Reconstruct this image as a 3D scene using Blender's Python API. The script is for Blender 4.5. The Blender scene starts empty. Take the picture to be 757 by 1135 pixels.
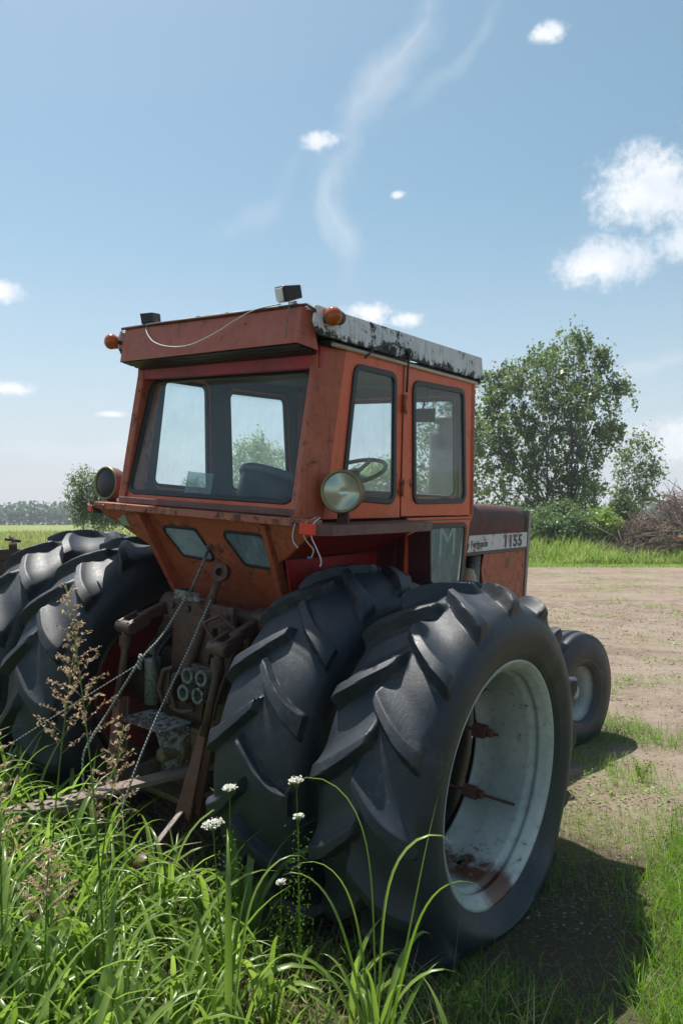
import bpy, bmesh, math, random
import numpy as np
from mathutils import Vector, Matrix, Euler
R = math.radians
rng = np.random.default_rng(7)
random.seed(7)
sc = bpy.context.scene
COL = sc.collection

# ------------------------------------------------------------------ camera
cam = bpy.data.cameras.new('camera')
camo = bpy.data.objects.new('camera', cam); COL.objects.link(camo)
cam.sensor_fit = 'VERTICAL'; cam.sensor_height = 36; cam.sensor_width = 24
cam.lens = 27.31
cam.clip_end = 6000
camo.location = (0, 0, 1.9)
camo.rotation_euler = (R(90.632), 0, 0)
cam.dof.use_dof = True; cam.dof.focus_distance = 3.5; cam.dof.aperture_fstop = 9
sc.camera = camo
sc.cycles.max_bounces = 7; sc.cycles.diffuse_bounces = 3; sc.cycles.glossy_bounces = 3; sc.cycles.transparent_max_bounces = 10; sc.cycles.caustics_reflective = False; sc.cycles.caustics_refractive = False
# ------------------------------------------------------------------ light
SUN_TO = Vector((-.2474, .3562, 1.032)).normalized()
SUN_EL = math.asin(SUN_TO.z); SUN_ROT = math.atan2(SUN_TO.x, SUN_TO.y)
sun = bpy.data.lights.new('sun', 'SUN'); sun.energy = 5.0; sun.angle = R(0.53); sun.color = (1, .965, .9)
suno = bpy.data.objects.new('sun', sun); COL.objects.link(suno)
suno.rotation_euler = (-SUN_TO).to_track_quat('-Z', 'Y').to_euler()
suno.location = (-10, 5, 30)
sc.view_settings.view_transform = 'Standard'
sc.view_settings.look = 'None'
sc.view_settings.exposure = 0.60
sc.view_settings.gamma = 1.0
SKY_STRENGTH = 0.105

# ------------------------------------------------------------------ node helpers
class NT:
    def __init__(s, tree):
        s.t = tree; s.n = tree.nodes; s.l = tree.links
    def new(s, typ, **kw):
        nd = s.n.new(typ)
        for k, v in kw.items(): setattr(nd, k, v)
        return nd
    def put(s, sock, v):
        if v is None: return
        if isinstance(v, bpy.types.NodeSocket): s.l.new(v, sock)
        else:
            if isinstance(v, (tuple, list)) and len(v) == 3 and sock.type == 'RGBA': v = (*v, 1)
            sock.default_value = v
    def m(s, op, a, b=None, c=None):
        nd = s.new('ShaderNodeMath', operation=op)
        for i, v in enumerate((a, b, c)):
            if v is not None: s.put(nd.inputs[i], v)
        return nd.outputs[0]
    def noise(s, vec, scale, detail=4, rough=.55, dist=0.):
        nd = s.new('ShaderNodeTexNoise'); s.put(nd.inputs['Vector'], vec)
        nd.inputs['Scale'].default_value = scale; nd.inputs['Detail'].default_value = detail
        nd.inputs['Roughness'].default_value = rough; nd.inputs['Distortion'].default_value = dist
        return nd.outputs['Fac']
    def mapping(s, vec, scale=(1, 1, 1), loc=(0, 0, 0)):
        nd = s.new('ShaderNodeMapping'); s.put(nd.inputs[0], vec)
        nd.inputs['Scale'].default_value = scale; nd.inputs['Location'].default_value = loc
        return nd.outputs[0]
    def step(s, v, lo, hi):
        nd = s.new('ShaderNodeMapRange', interpolation_type='SMOOTHSTEP'); s.put(nd.inputs[0], v)
        nd.inputs[1].default_value = lo; nd.inputs[2].default_value = hi
        return nd.outputs[0]
    def mix(s, f, a, b):
        nd = s.new('ShaderNodeMix', data_type='RGBA'); s.put(nd.inputs[0], f)
        s.put(nd.inputs[6], a); s.put(nd.inputs[7], b)
        return nd.outputs[2]
    def bump(s, h, strength=.3, dist=.01):
        nd = s.new('ShaderNodeBump'); s.put(nd.inputs['Height'], h)
        nd.inputs['Strength'].default_value = strength; nd.inputs['Distance'].default_value = dist
        return nd.outputs[0]
    def sep(s, v):
        nd = s.new('ShaderNodeSeparateXYZ'); s.put(nd.inputs[0], v); return nd.outputs

# ------------------------------------------------------------------ world: sky and clouds
world = bpy.data.worlds.new('World'); sc.world = world; world.use_nodes = True
w = NT(world.node_tree); w.n.clear()
sky = w.new('ShaderNodeTexSky', sky_type='NISHITA')
sky.sun_disc = False; sky.sun_elevation = SUN_EL; sky.sun_rotation = SUN_ROT
sky.air_density = 1.0; sky.dust_density = 1.6; sky.ozone_density = 1.5; sky.altitude = 200
tc = w.new('ShaderNodeTexCoord')
vx, vy, vz = w.sep(tc.outputs['Generated'])
az = w.m('MULTIPLY', w.m('ARCTAN2', vx, vy), 180 / math.pi)
el = w.m('MULTIPLY', w.m('ARCSINE', w.m('MINIMUM', w.m('MAXIMUM', vz, -1), 1)), 180 / math.pi)
ncoord = tc.outputs['Generated']
n1 = w.noise(ncoord, 24, 5, .66); n2 = w.noise(ncoord, 95, 3, .66)
warp = w.m('ADD', w.m('MULTIPLY', w.m('SUBTRACT', n1, .5), 3.3), w.m('MULTIPLY', w.m('SUBTRACT', n2, .5), 2.4))
cmb = w.new('ShaderNodeCombineXYZ'); w.l.new(az, cmb.inputs[0]); w.l.new(el, cmb.inputs[1]); AE = cmb.outputs[0]
def ell(vec, a, e, ra, re, ang=0):          # distance from an ellipse's centre, 1 on its outline
    nd = w.new('ShaderNodeMapping', vector_type='TEXTURE'); w.l.new(vec, nd.inputs[0])
    nd.inputs['Location'].default_value = (a, e, 0); nd.inputs['Rotation'].default_value = (0, 0, R(ang)); nd.inputs['Scale'].default_value = (ra, re, 1)
    ln = w.new('ShaderNodeVectorMath', operation='LENGTH'); w.l.new(nd.outputs[0], ln.inputs[0]); return ln.outputs['Value']
#        az, el, r_az, r_el
blobs = [(21.6, 21.8, 4.3, 3.0), (26.0, 21.0, 4.8, 4.2), (18.9, 17.6, 4.3, 1.8), (24.5, 18.2, 3.2, 1.6), (-1.6, 26.2, 1.7, .7), (15.0, 31.4, 1.6, .7), (4.2, 22.8, .7, .3),
         (2.0, 15.0, 2.4, .9), (4.6, 14.5, 1.5, .7), (-23.9, 15.2, 2.2, .8), (-22.9, 8.9, 1.6, .6), (-16.5, 7.5, 1.1, .28), (24.5, 5.4, 4.6, 2.0), (-48, 12, 10, 3), (60, 18, 12, 4)]
dm = None
for b_ in blobs:
    v = ell(AE, *b_); dm = v if dm is None else w.m('MINIMUM', dm, v)
v = w.m('MULTIPLY', w.m('SUBTRACT', 1.0, w.m('MINIMUM', dm, 3)), 2.7)
cov = w.step(w.m('ADD', v, warp), -.3, 2.0)
wn = w.new('ShaderNodeTexNoise'); w.l.new(ncoord, wn.inputs['Vector']); wn.inputs['Scale'].default_value = 7; wn.inputs['Detail'].default_value = 4
vm = w.new('ShaderNodeVectorMath', operation='MULTIPLY_ADD'); w.l.new(wn.outputs['Color'], vm.inputs[0]); vm.inputs[1].default_value = (7, 7, 0); vm.inputs[2].default_value = (-3.5, -3.5, 0)
va = w.new('ShaderNodeVectorMath', operation='ADD'); w.l.new(AE, va.inputs[0]); w.l.new(vm.outputs[0], va.inputs[1]); AEW = va.outputs[0]
thin = None
for a, e, ln_, wd_, an_, st in [(3.2, 30, 8.5, 1.5, 58, .26), (.2, 22.5, 6.0, 1.25, 78, .28), (3.4, 30.5, 8, .6, 58, .34), (.3, 22.5, 5.5, .5, 78, .34), (8.5, 31.5, 7, .8, 38, .12), (-6.5, 21.5, 5.5, 1.2, 40, .14), (21, 10.8, 9, .7, 17, .26), (-16, 5.2, 12, 1.4, 3, .35)]:
    v = w.m('MULTIPLY', w.step(w.m('SUBTRACT', w.m('ADD', 1.15, w.m('MULTIPLY', w.m('SUBTRACT', n1, .5), 1.3)), ell(AEW, a, e, ln_, wd_, an_)), 0, 1.1), st)
    thin = v if thin is None else w.m('MAXIMUM', thin, v)
shade = w.noise(w.mapping(ncoord, loc=(.02, .01, .035)), 14, 3, .6)
ccol = w.mix(w.step(shade, .35, .68), (5.6, 6.0, 6.6), (7.6, 7.5, 7.4))
hs = w.new('ShaderNodeHueSaturation'); hs.inputs['Saturation'].default_value = 1.06; hs.inputs['Hue'].default_value = .472; hs.inputs['Value'].default_value = .84; w.l.new(sky.outputs[0], hs.inputs['Color'])
air = w.m('POWER', w.m('SUBTRACT', 1, w.m('MINIMUM', w.m('MULTIPLY', w.m('MAXIMUM', el, 0), 1 / 26), 1)), 2.2)   # milky summer haze low in the sky
c0 = w.mix(w.m('MULTIPLY', air, .85), hs.outputs[0], (5.3, 5.35, 5.6))
c1 = w.mix(w.m('MINIMUM', thin, 1), c0, (5.9, 6.1, 6.3))
c2 = w.mix(w.m('MULTIPLY', cov, .9), c1, ccol)
world.cycles.sampling_method = 'MANUAL'; world.cycles.sample_map_resolution = 256
bg = w.new('ShaderNodeBackground'); w.l.new(c2, bg.inputs[0]); bg.inputs[1].default_value = SKY_STRENGTH
wo = w.new('ShaderNodeOutputWorld'); w.l.new(bg.outputs[0], wo.inputs[0])

# ------------------------------------------------------------------ object helpers
def tag(o, label=None, cat=None, group=None, kind=None):
    if label: o['label'] = label
    if cat: o['category'] = cat
    if group: o['group'] = group
    if kind: o['kind'] = kind
    return o
def link(name, me, mat=None, parent=None, smooth=False):
    o = bpy.data.objects.new(name, me); COL.objects.link(o)
    if mat: me.materials.append(mat)
    if parent: o.parent = parent
    if smooth:
        me.polygons.foreach_set('use_smooth', [True] * len(me.polygons))
    return o
def empty(name, loc=(0, 0, 0), parent=None):
    o = bpy.data.objects.new(name, None); COL.objects.link(o); o.location = loc
    if parent: o.parent = parent
    return o
def np_mesh(name, verts, faces):
    """verts (n,3), faces (m,k) with k the same for all"""
    me = bpy.data.meshes.new(name)
    verts = np.asarray(verts, np.float32); faces = np.asarray(faces, np.int32)
    k = faces.shape[1]
    me.vertices.add(len(verts)); me.vertices.foreach_set('co', verts.ravel())
    me.loops.add(faces.size); me.loops.foreach_set('vertex_index', faces.ravel())
    me.polygons.add(len(faces)); me.polygons.foreach_set('loop_start', np.arange(0, faces.size, k, dtype=np.int32))
    me.polygons.foreach_set('loop_total', np.full(len(faces), k, np.int32))
    me.update(calc_edges=True); return me
class MB:
    def __init__(s): s.v = []; s.f = []; s.sm = []
    def add(s, v, f, smooth=False):
        b = len(s.v); s.v += [tuple(p) for p in v]; s.f += [tuple(i + b for i in q) for q in f]; s.sm += [smooth] * len(f)
        return s
    def box(s, x0, x1, y0, y1, z0, z1, M=None):
        v = [Vector((x, y, z)) for x in (x0, x1) for y in (y0, y1) for z in (z0, z1)]
        if M is not None: v = [M @ p for p in v]
        return s.add(v, [(0, 1, 3, 2), (4, 6, 7, 5), (0, 4, 5, 1), (2, 3, 7, 6), (0, 2, 6, 4), (1, 5, 7, 3)])
    def bar(s, a, b, w_, h, up=(0, 0, 1), w2=None, h2=None):
        """rectangular bar from a to b, w_ wide sideways and h along up"""
        a = Vector(a); b = Vector(b); d = (b - a).normalized(); up = Vector(up)
        sd = d.cross(up).normalized(); u = sd.cross(d)
        w2 = w_ if w2 is None else w2; h2 = h if h2 is None else h2; v = []
        for p, W, H in ((a, w_, h), (b, w2, h2)):
            for i, j in ((-1, -1), (1, -1), (1, 1), (-1, 1)): v.append(p + sd * (i * W / 2) + u * (j * H / 2))
        return s.add(v, [(3, 2, 1, 0), (4, 5, 6, 7), (0, 1, 5, 4), (1, 2, 6, 5), (2, 3, 7, 6), (3, 0, 4, 7)])
    def tube(s, pts, r, n=10, caps=True):
        pts = [Vector(p) for p in pts]; rr = r if isinstance(r, (list, tuple)) else [r] * len(pts)
        v = []; prev = None
        for i, p in enumerate(pts):
            d = (pts[min(i + 1, len(pts) - 1)] - pts[max(i - 1, 0)]).normalized()
            if prev is None:
                a = Vector((0, 0, 1)) if abs(d.z) < .9 else Vector((1, 0, 0)); a = d.cross(a).normalized()
            else: a = (prev - d * prev.dot(d)).normalized()
            prev = a; b = d.cross(a)
            for k in range(n):
                t = 2 * math.pi * k / n; v.append(p + (a * math.cos(t) + b * math.sin(t)) * rr[i])
        f = [(i * n + k, i * n + (k + 1) % n, (i + 1) * n + (k + 1) % n, (i + 1) * n + k) for i in range(len(pts) - 1) for k in range(n)]
        s.add(v, f, True)
        if caps:
            s.add(v[:n], [tuple(range(n - 1, -1, -1))]); s.add(v[-n:], [tuple(range(n))])
        return s
    def lathe(s, prof, center=(0, 0, 0), axis=(1, 0, 0), n=48, closed=False, smooth=True):
        """prof = [(along axis, radius)]"""
        ax = Vector(axis).normalized(); a = ax.orthogonal().normalized(); b = ax.cross(a); c = Vector(center); v = []
        for k in range(n):
            t = 2 * math.pi * k / n; d = a * math.cos(t) + b * math.sin(t)
            for h, r in prof: v.append(c + ax * h + d * r)
        m = len(prof); f = []
        for k in range(n):
            k2 = (k + 1) % n
            for i in range(m if closed else m - 1):
                j = (i + 1) % m; f.append((k * m + i, k2 * m + i, k2 * m + j, k * m + j))
        return s.add(v, f, smooth)
    def poly(s, pts, th):
        """flat polygon (3D points in order) extruded by vector th"""
        th = Vector(th); n = len(pts); v = [Vector(p) for p in pts] + [Vector(p) + th for p in pts]
        f = [tuple(range(n - 1, -1, -1)), tuple(range(n, 2 * n))] + [(i, (i + 1) % n, n + (i + 1) % n, n + i) for i in range(n)]
        return s.add(v, f)
    def build(s, name, mat=None, parent=None, bevel=0, seg=2, fix=True):
        me = bpy.data.meshes.new(name); me.from_pydata(s.v, [], s.f)
        me.polygons.foreach_set('use_smooth', s.sm); me.update()
        if fix:
            bm = bmesh.new(); bm.from_mesh(me); bmesh.ops.remove_doubles(bm, verts=bm.verts, dist=1e-5)
            bmesh.ops.recalc_face_normals(bm, faces=bm.faces); bm.to_mesh(me); bm.free()
        o = link(name, me, mat, parent)
        if bevel:
            md = o.modifiers.new('bevel', 'BEVEL'); md.width = bevel; md.segments = seg; md.limit_method = 'ANGLE'; md.angle_limit = R(35)
        return o
def rrect(corners, r, n=6):
    """rounded polygon through 2D corners"""
    out = []; m = len(corners)
    for i in range(m):
        p = Vector(corners[i]); a = (Vector(corners[i - 1]) - p); b = (Vector(corners[(i + 1) % m]) - p)
        ang = a.angle(b); t = min(r / math.tan(ang / 2), a.length * .48, b.length * .48); rr = t * math.tan(ang / 2)
        a.normalize(); b.normalize(); c = p + (a + b).normalized() * (rr / math.sin(ang / 2))
        s = p + a * t - c; e = p + b * t - c
        a0 = math.atan2(s.y, s.x); a1 = math.atan2(e.y, e.x)
        while a1 - a0 > math.pi: a1 -= 2 * math.pi
        while a1 - a0 < -math.pi: a1 += 2 * math.pi
        for k in range(n + 1):
            q = a0 + (a1 - a0) * k / n; out.append((c.x + rr * math.cos(q), c.y + rr * math.sin(q)))
    return out
def inset(corners, d):
    """move a convex 2D polygon's edges inwards by d"""
    m = len(corners); P = [Vector(c) for c in corners]
    area = sum(P[i].x * P[(i + 1) % m].y - P[(i + 1) % m].x * P[i].y for i in range(m)); sg = 1 if area > 0 else -1
    out = []
    for i in range(m):
        a, b, c = P[i - 1], P[i], P[(i + 1) % m]
        e1 = (b - a).normalized(); e2 = (c - b).normalized()
        n1_ = Vector((-e1.y, e1.x)) * sg; n2_ = Vector((-e2.y, e2.x)) * sg
        k = n1_ + n2_; out.append(tuple(b + k * (d / (1 + n1_.dot(n2_)))))
    return out
def plate(name, loops, o, u, v, th, mat=None, parent=None, bevel=0.0015):
    """2D outline with holes, thickness th centred on the plane (o,u,v)"""
    cu = bpy.data.curves.new(name, 'CURVE'); cu.dimensions = '2D'; cu.fill_mode = 'BOTH'
    cu.extrude = max(th / 2 - bevel, .0002); cu.bevel_depth = bevel; cu.bevel_resolution = 1; cu.offset = -bevel if bevel else 0
    for lp in loops:
        sp = cu.splines.new('POLY'); sp.points.add(len(lp) - 1); sp.use_cyclic_u = True
        for p, q in zip(sp.points, lp): p.co = (q[0], q[1], 0, 1)
    ob = bpy.data.objects.new(name, cu); COL.objects.link(ob)
    dg = bpy.context.evaluated_depsgraph_get(); dg.update()
    me = bpy.data.meshes.new_from_object(ob.evaluated_get(dg)); bpy.data.objects.remove(ob); bpy.data.curves.remove(cu)
    u = Vector(u).normalized(); v = Vector(v).normalized(); n = u.cross(v)
    M = Matrix(((u.x, v.x, n.x, o[0]), (u.y, v.y, n.y, o[1]), (u.z, v.z, n.z, o[2]), (0, 0, 0, 1)))
    me.transform(M); me.name = name
    return link(name, me, mat, parent)
def join_into(dst, *srcs):
    """append meshes of srcs to dst's mesh and drop them (same thing's same part)"""
    bm = bmesh.new(); bm.from_mesh(dst.data)
    for s in srcs: bm.from_mesh(s.data)
    bm.to_mesh(dst.data); bm.free()
    for s in srcs: bpy.data.objects.remove(s)
    return dst

# ------------------------------------------------------------------ materials
def mat_base(name):
    m = bpy.data.materials.new(name); m.use_nodes = True
    t = NT(m.node_tree); t.n.clear()
    out = t.new('ShaderNodeOutputMaterial'); b = t.new('ShaderNodeBsdfPrincipled'); t.l.new(b.outputs[0], out.inputs[0])
    tcn = t.new('ShaderNodeTexCoord')
    return m, t, b, tcn.outputs['Object'], out
def paint(name, base, rust=(.075, .03, .018), amount=.5, rough=.45, fade=None, streak=.5, metal=0, scale=1., grime=.35, scratch=(.62, .70)):
    """old paint: faded patches, vertical run streaks, grime specks and rust where amount is high"""
    m, t, b, oc, out = mat_base(name)
    nA = t.noise(oc, 3.1 * scale, 6, .6); nB = t.noise(oc, 19 * scale, 6, .68)
    nC = t.noise(t.mapping(oc, (14, 14, 1.3)), 3 * scale, 5, .6); nD = t.noise(oc, 85 * scale, 3, .6)
    fade = fade or tuple(min(1, c * 1.25 + .03) for c in base)
    c = t.mix(t.step(nA, .3, .7), base, fade)
    c = t.mix(t.m('MULTIPLY', t.step(nC, .48, .78), streak), c, tuple(x * .45 for x in base))
    c = t.mix(t.m('MULTIPLY', t.step(nB, .45, .8), grime), c, (.035, .028, .022))
    rm = t.m('ADD', t.m('MULTIPLY', nB, .55), t.m('ADD', t.m('MULTIPLY', nA, .35), t.m('MULTIPLY', nD, .22)))
    lo = .72 - .22 * amount
    mask = t.step(rm, lo, lo + .05)
    rc = t.mix(nD, rust, tuple(x * 2.3 for x in rust))
    chip = t.step(t.noise(t.mapping(oc, (26, 26, 6)), 1.7, 3, .6), .70, .715)
    mask = t.m('MAXIMUM', mask, t.m('MULTIPLY', chip, .9))
    c = t.mix(mask, c, rc)
    t.put(b.inputs['Base Color'], c)
    t.put(b.inputs['Roughness'], t.m('ADD', rough, t.m('ADD', t.m('MULTIPLY', mask, .35), t.m('MULTIPLY', t.m('SUBTRACT', nB, .5), .35))))
    b.inputs['Metallic'].default_value = metal
    h = t.m('ADD', t.m('MULTIPLY', mask, -.4), t.m('MULTIPLY', nD, .35))
    h = t.m('ADD', h, t.m('MULTIPLY', nA, 1.2))
    t.put(b.inputs['Normal'], t.bump(h, .35, .004))
    return m
def simple(name, col, rough=.6, metal=0, var=.3, scale=20, bump=.2):
    m, t, b, oc, out = mat_base(name)
    nA = t.noise(oc, scale, 6, .6)
    t.put(b.inputs['Base Color'], t.mix(nA, tuple(x * (1 - var) for x in col), tuple(min(1, x * (1 + var)) for x in col)))
    b.inputs['Roughness'].default_value = rough; b.inputs['Metallic'].default_value = metal
    t.put(b.inputs['Normal'], t.bump(nA, bump, .004))
    return m
M_ORANGE = paint('faded_orange_paint', (.76, .105, .026), amount=.30, fade=(.74, .15, .055), streak=.28, grime=.16)
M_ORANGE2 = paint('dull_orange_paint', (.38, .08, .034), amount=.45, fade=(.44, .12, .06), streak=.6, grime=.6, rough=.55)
M_RED = paint('dark_red_paint', (.42, .014, .018), amount=.30, fade=(.22, .02, .018), streak=.35, grime=.3)
M_MAROON = paint('weathered_maroon', (.13, .05, .043), rust=(.09, .05, .04), amount=.6, fade=(.20, .10, .085), streak=.5, rough=.5)
M_HOOD = paint('oxidised_hood', (.062, .016, .012), rust=(.13, .016, .010), amount=.40, fade=(.085, .028, .022), streak=.9, rough=.62, grime=.6)
M_HITCH = paint('rusty_hitch_steel', (.055, .030, .026), rust=(.06, .028, .018), amount=.7, fade=(.12, .062, .050), streak=.4, rough=.46, scale=1.6, grime=.6)
M_HITCH_OR = paint('rusty_orange_steel', (.12, .045, .028), rust=(.08, .038, .022), amount=.7, streak=.4, rough=.65, scale=1.5)
M_GREASE = paint('greasy_dark_casting', (.035, .024, .018), rust=(.055, .036, .02), amount=.75, fade=(.07, .042, .028), streak=.2, rough=.55, scale=1.6)
M_YELLOWISH = paint('oily_yellow_casting', (.10, .075, .03), rust=(.05, .03, .018), amount=.7, streak=.4, rough=.5, scale=1.6)
M_RIM = paint('grey_green_rim_paint', (.34, .385, .375), rust=(.10, .035, .015), amount=.26, fade=(.52, .55, .53), streak=.12, rough=.36, grime=.4)
M_WHITE = paint('weathered_white_roof', (.74, .75, .74), rust=(.035, .03, .026), amount=.50, fade=(.70, .71, .70), streak=.12, rough=.6, grime=.35)
M_STRIPE = paint('white_decal', (.68, .68, .70), rust=(.22, .03, .02), amount=.45, fade=(.6, .6, .63), streak=.3, rough=.5, grime=.25)
M_BLACK = simple('black_rubber_seal', (.012, .016, .02), .45)
M_DARK = simple('dark_interior', (.035, .036, .038), .7)
M_DECAL = simple('faded_black_lettering', (.075, .07, .08), .6)
M_TRIM = simple('dark_cab_trim', (.05, .045, .052), .7)
M_STEEL = simple('dull_steel', (.30, .29, .27), .42, .8, .3, 40)
M_GRILLE = simple('weathered_grille_metal', (.27, .26, .23), .55, .2, .3, 30)
M_WIRE = simple('grey_wire', (.55, .58, .62), .5)
M_WIREY = simple('tan_wire', (.55, .42, .25), .5)
M_BLUE = simple('blue_connector', (.03, .17, .45), .4)
M_GREYP = paint('grey_green_metal', (.15, .17, .165), rust=(.05, .03, .02), amount=.65, fade=(.22, .24, .23), rough=.45, scale=3, grime=.8)
M_BLACKP = simple('black_plastic', (.02, .021, .023), .4)
M_ALU = simple('pale_lamp_housing', (.5, .5, .47), .4, .3)
M_REDLENS = simple('red_lens', (.85, .05, .02), .2, 0, .05)
def white_grime():
    # white panel: black mould band along the lower edge
    m = M_WHITE; t = NT(m.node_tree); b = [n for n in t.n if n.type == 'BSDF_PRINCIPLED'][0]
    src = b.inputs['Base Color'].links[0].from_socket
    oc = t.new('ShaderNodeTexCoord').outputs['Object']; x, y, z = t.sep(oc)
    nn = t.noise(oc, 22, 6, .75); n_ = t.noise(t.mapping(oc, (3, 3, 1)), 6, 4, .6)
    v = t.m('ADD', z, t.m('ADD', t.m('MULTIPLY', t.m('SUBTRACT', nn, .5), -.20), t.m('MULTIPLY', t.m('SUBTRACT', n_, .5), -.12)))
    mk = t.m('SUBTRACT', 1, t.step(v, 2.705, 2.725))
    run = t.noise(t.mapping(oc, (40, 40, 2.0)), 1.6, 4, .65)
    c = t.mix(t.m('MULTIPLY', t.step(t.m('MULTIPLY', run, t.m('ADD', .6, nn)), .56, .72), .35), src, (.10, .11, .11))
    c = t.mix(mk, c, (.013, .011, .010)); t.put(b.inputs['Base Color'], c)
white_grime()
def rubber():
    m, t, b, oc, out = mat_base('old_tyre_rubber')
    nA = t.noise(oc, 5, 6, .6); nB = t.noise(oc, 45, 5, .65); geo = t.new('ShaderNodeNewGeometry')
    c = t.mix(t.step(nA, .3, .7), (.004, .0085, .0145), (.009, .018, .029))
    c = t.mix(t.m('MULTIPLY', t.step(nB, .55, .8), .45), c, (.045, .050, .054))
    mud = t.m('MULTIPLY', t.step(t.m('ADD', t.m('MULTIPLY', t.noise(oc, 3.2, 7, .7), .8), t.m('MULTIPLY', nB, .25)), .55, .70), .50)
    c = t.mix(mud, c, (.085, .080, .072))
    t.put(b.inputs['Base Color'], c)
    t.put(b.inputs['Roughness'], t.m('ADD', .42, t.m('MULTIPLY', nB, .25)))
    b.inputs['Specular IOR Level'].default_value = .62
    crack = t.new('ShaderNodeTexVoronoi', feature='DISTANCE_TO_EDGE'); t.put(crack.inputs['Vector'], oc); crack.inputs['Scale'].default_value = 60
    h = t.m('ADD', t.m('MULTIPLY', nB, .6), t.m('MULTIPLY', t.step(crack.outputs['Distance'], 0, .06), .25))
    t.put(b.inputs['Normal'], t.bump(h, .25, .004))
    return m
M_RUBBER = rubber()
def rim_rust():
    t = NT(M_RIM.node_tree); b = [n for n in t.n if n.type == 'BSDF_PRINCIPLED'][0]
    src = b.inputs['Base Color'].links[0].from_socket
    oc = t.new('ShaderNodeTexCoord').outputs['Object']; x, y, z = t.sep(oc)
    nn = t.noise(oc, 9, 6, .7)
    v = t.m('ADD', z, t.m('MULTIPLY', t.m('SUBTRACT', nn, .5), .16))   # water stood here: rust pool at the bottom of the barrel
    mk = t.m('SUBTRACT', 1, t.step(v, -.445, -.415))
    yb = t.m('ABSOLUTE', t.m('ADD', y, t.m('ADD', -.03, t.m('MULTIPLY', t.m('SUBTRACT', nn, .5), .2))))
    mk = t.m('MULTIPLY', mk, t.m('SUBTRACT', 1, t.step(yb, .06, .16)))
    c = t.mix(mk, src, t.mix(nn, (.035, .014, .010), (.20, .07, .03))); t.put(b.inputs['Base Color'], c)
rim_rust()
def glass(name, tint=(.74, .87, .86), dust=.14):
    m = bpy.data.materials.new(name); m.use_nodes = True; t = NT(m.node_tree); t.n.clear()
    out = t.new('ShaderNodeOutputMaterial'); tr = t.new('ShaderNodeBsdfTransparent'); tr.inputs[0].default_value = (*tint, 1)
    gl = t.new('ShaderNodeBsdfGlossy'); gl.inputs['Roughness'].default_value = .04
    lw = t.new('ShaderNodeLayerWeight'); lw.inputs['Blend'].default_value = .5; fac = t.m('ADD', .025, t.m('MULTIPLY', t.m('POWER', lw.outputs['Facing'], 4.0), .5))
    m1 = t.new('ShaderNodeMixShader'); t.put(m1.inputs[0], fac); t.l.new(tr.outputs[0], m1.inputs[1]); t.l.new(gl.outputs[0], m1.inputs[2])
    oc = t.new('ShaderNodeTexCoord').outputs['Object']
    nA = t.noise(oc, 6, 6, .65); nB = t.noise(oc, 60, 5, .7); nC = t.noise(t.mapping(oc, (9, 9, 1)), 4, 4, .6)
    d1 = t.new('ShaderNodeBsdfDiffuse'); d1.inputs[0].default_value = (.62, .72, .72, 1)
    d2 = t.new('ShaderNodeBsdfTranslucent'); d2.inputs[0].default_value = (.88, .95, .95, 1)
    ds = t.new('ShaderNodeMixShader'); ds.inputs[0].default_value = .84; t.l.new(d1.outputs[0], ds.inputs[1]); t.l.new(d2.outputs[0], ds.inputs[2])
    f = t.m('MULTIPLY', t.m('ADD', t.m('ADD', t.m('MULTIPLY', t.step(nA, .3, .75), .45), t.m('MULTIPLY', t.step(nC, .45, .8), .35)), t.m('ADD', .45, t.m('MULTIPLY', t.step(nB, .6, .75), .12))), dust)
    m2 = t.new('ShaderNodeMixShader'); t.put(m2.inputs[0], f); t.l.new(m1.outputs[0], m2.inputs[1]); t.l.new(ds.outputs[0], m2.inputs[2])
    t.l.new(m2.outputs[0], out.inputs[0]); return m
M_GLASS = glass('dusty_tinted_glass', (.95, .99, 1.0), .11)
M_GLASS_GREEN = glass('dirty_green_glass', (.7, .82, .78), .8)
M_SHEET = glass('clear_plastic_sheet', (.8, .88, .9), .6)
def lens(name, col, rough=.1):
    m, t, b, oc, out = mat_base(name)
    b.inputs['Base Color'].default_value = (*col, 1); b.inputs['Roughness'].default_value = rough
    b.inputs['Transmission Weight'].default_value = .35
    nA = t.new('ShaderNodeTexVoronoi'); t.put(nA.inputs['Vector'], oc); nA.inputs['Scale'].default_value = 120
    t.put(b.inputs['Normal'], t.bump(nA.outputs[0], .3, .002)); return m
M_AMBER = lens('amber_lens', (.60, .14, .012))
def mirror_mat():
    m, t, b, oc, out = mat_base('lamp_reflector')
    b.inputs['Base Color'].default_value = (.78, .8, .74, 1); b.inputs['Metallic'].default_value = 1
    b.inputs['Roughness'].default_value = .20
    return m
M_MIRROR = mirror_mat()
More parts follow.
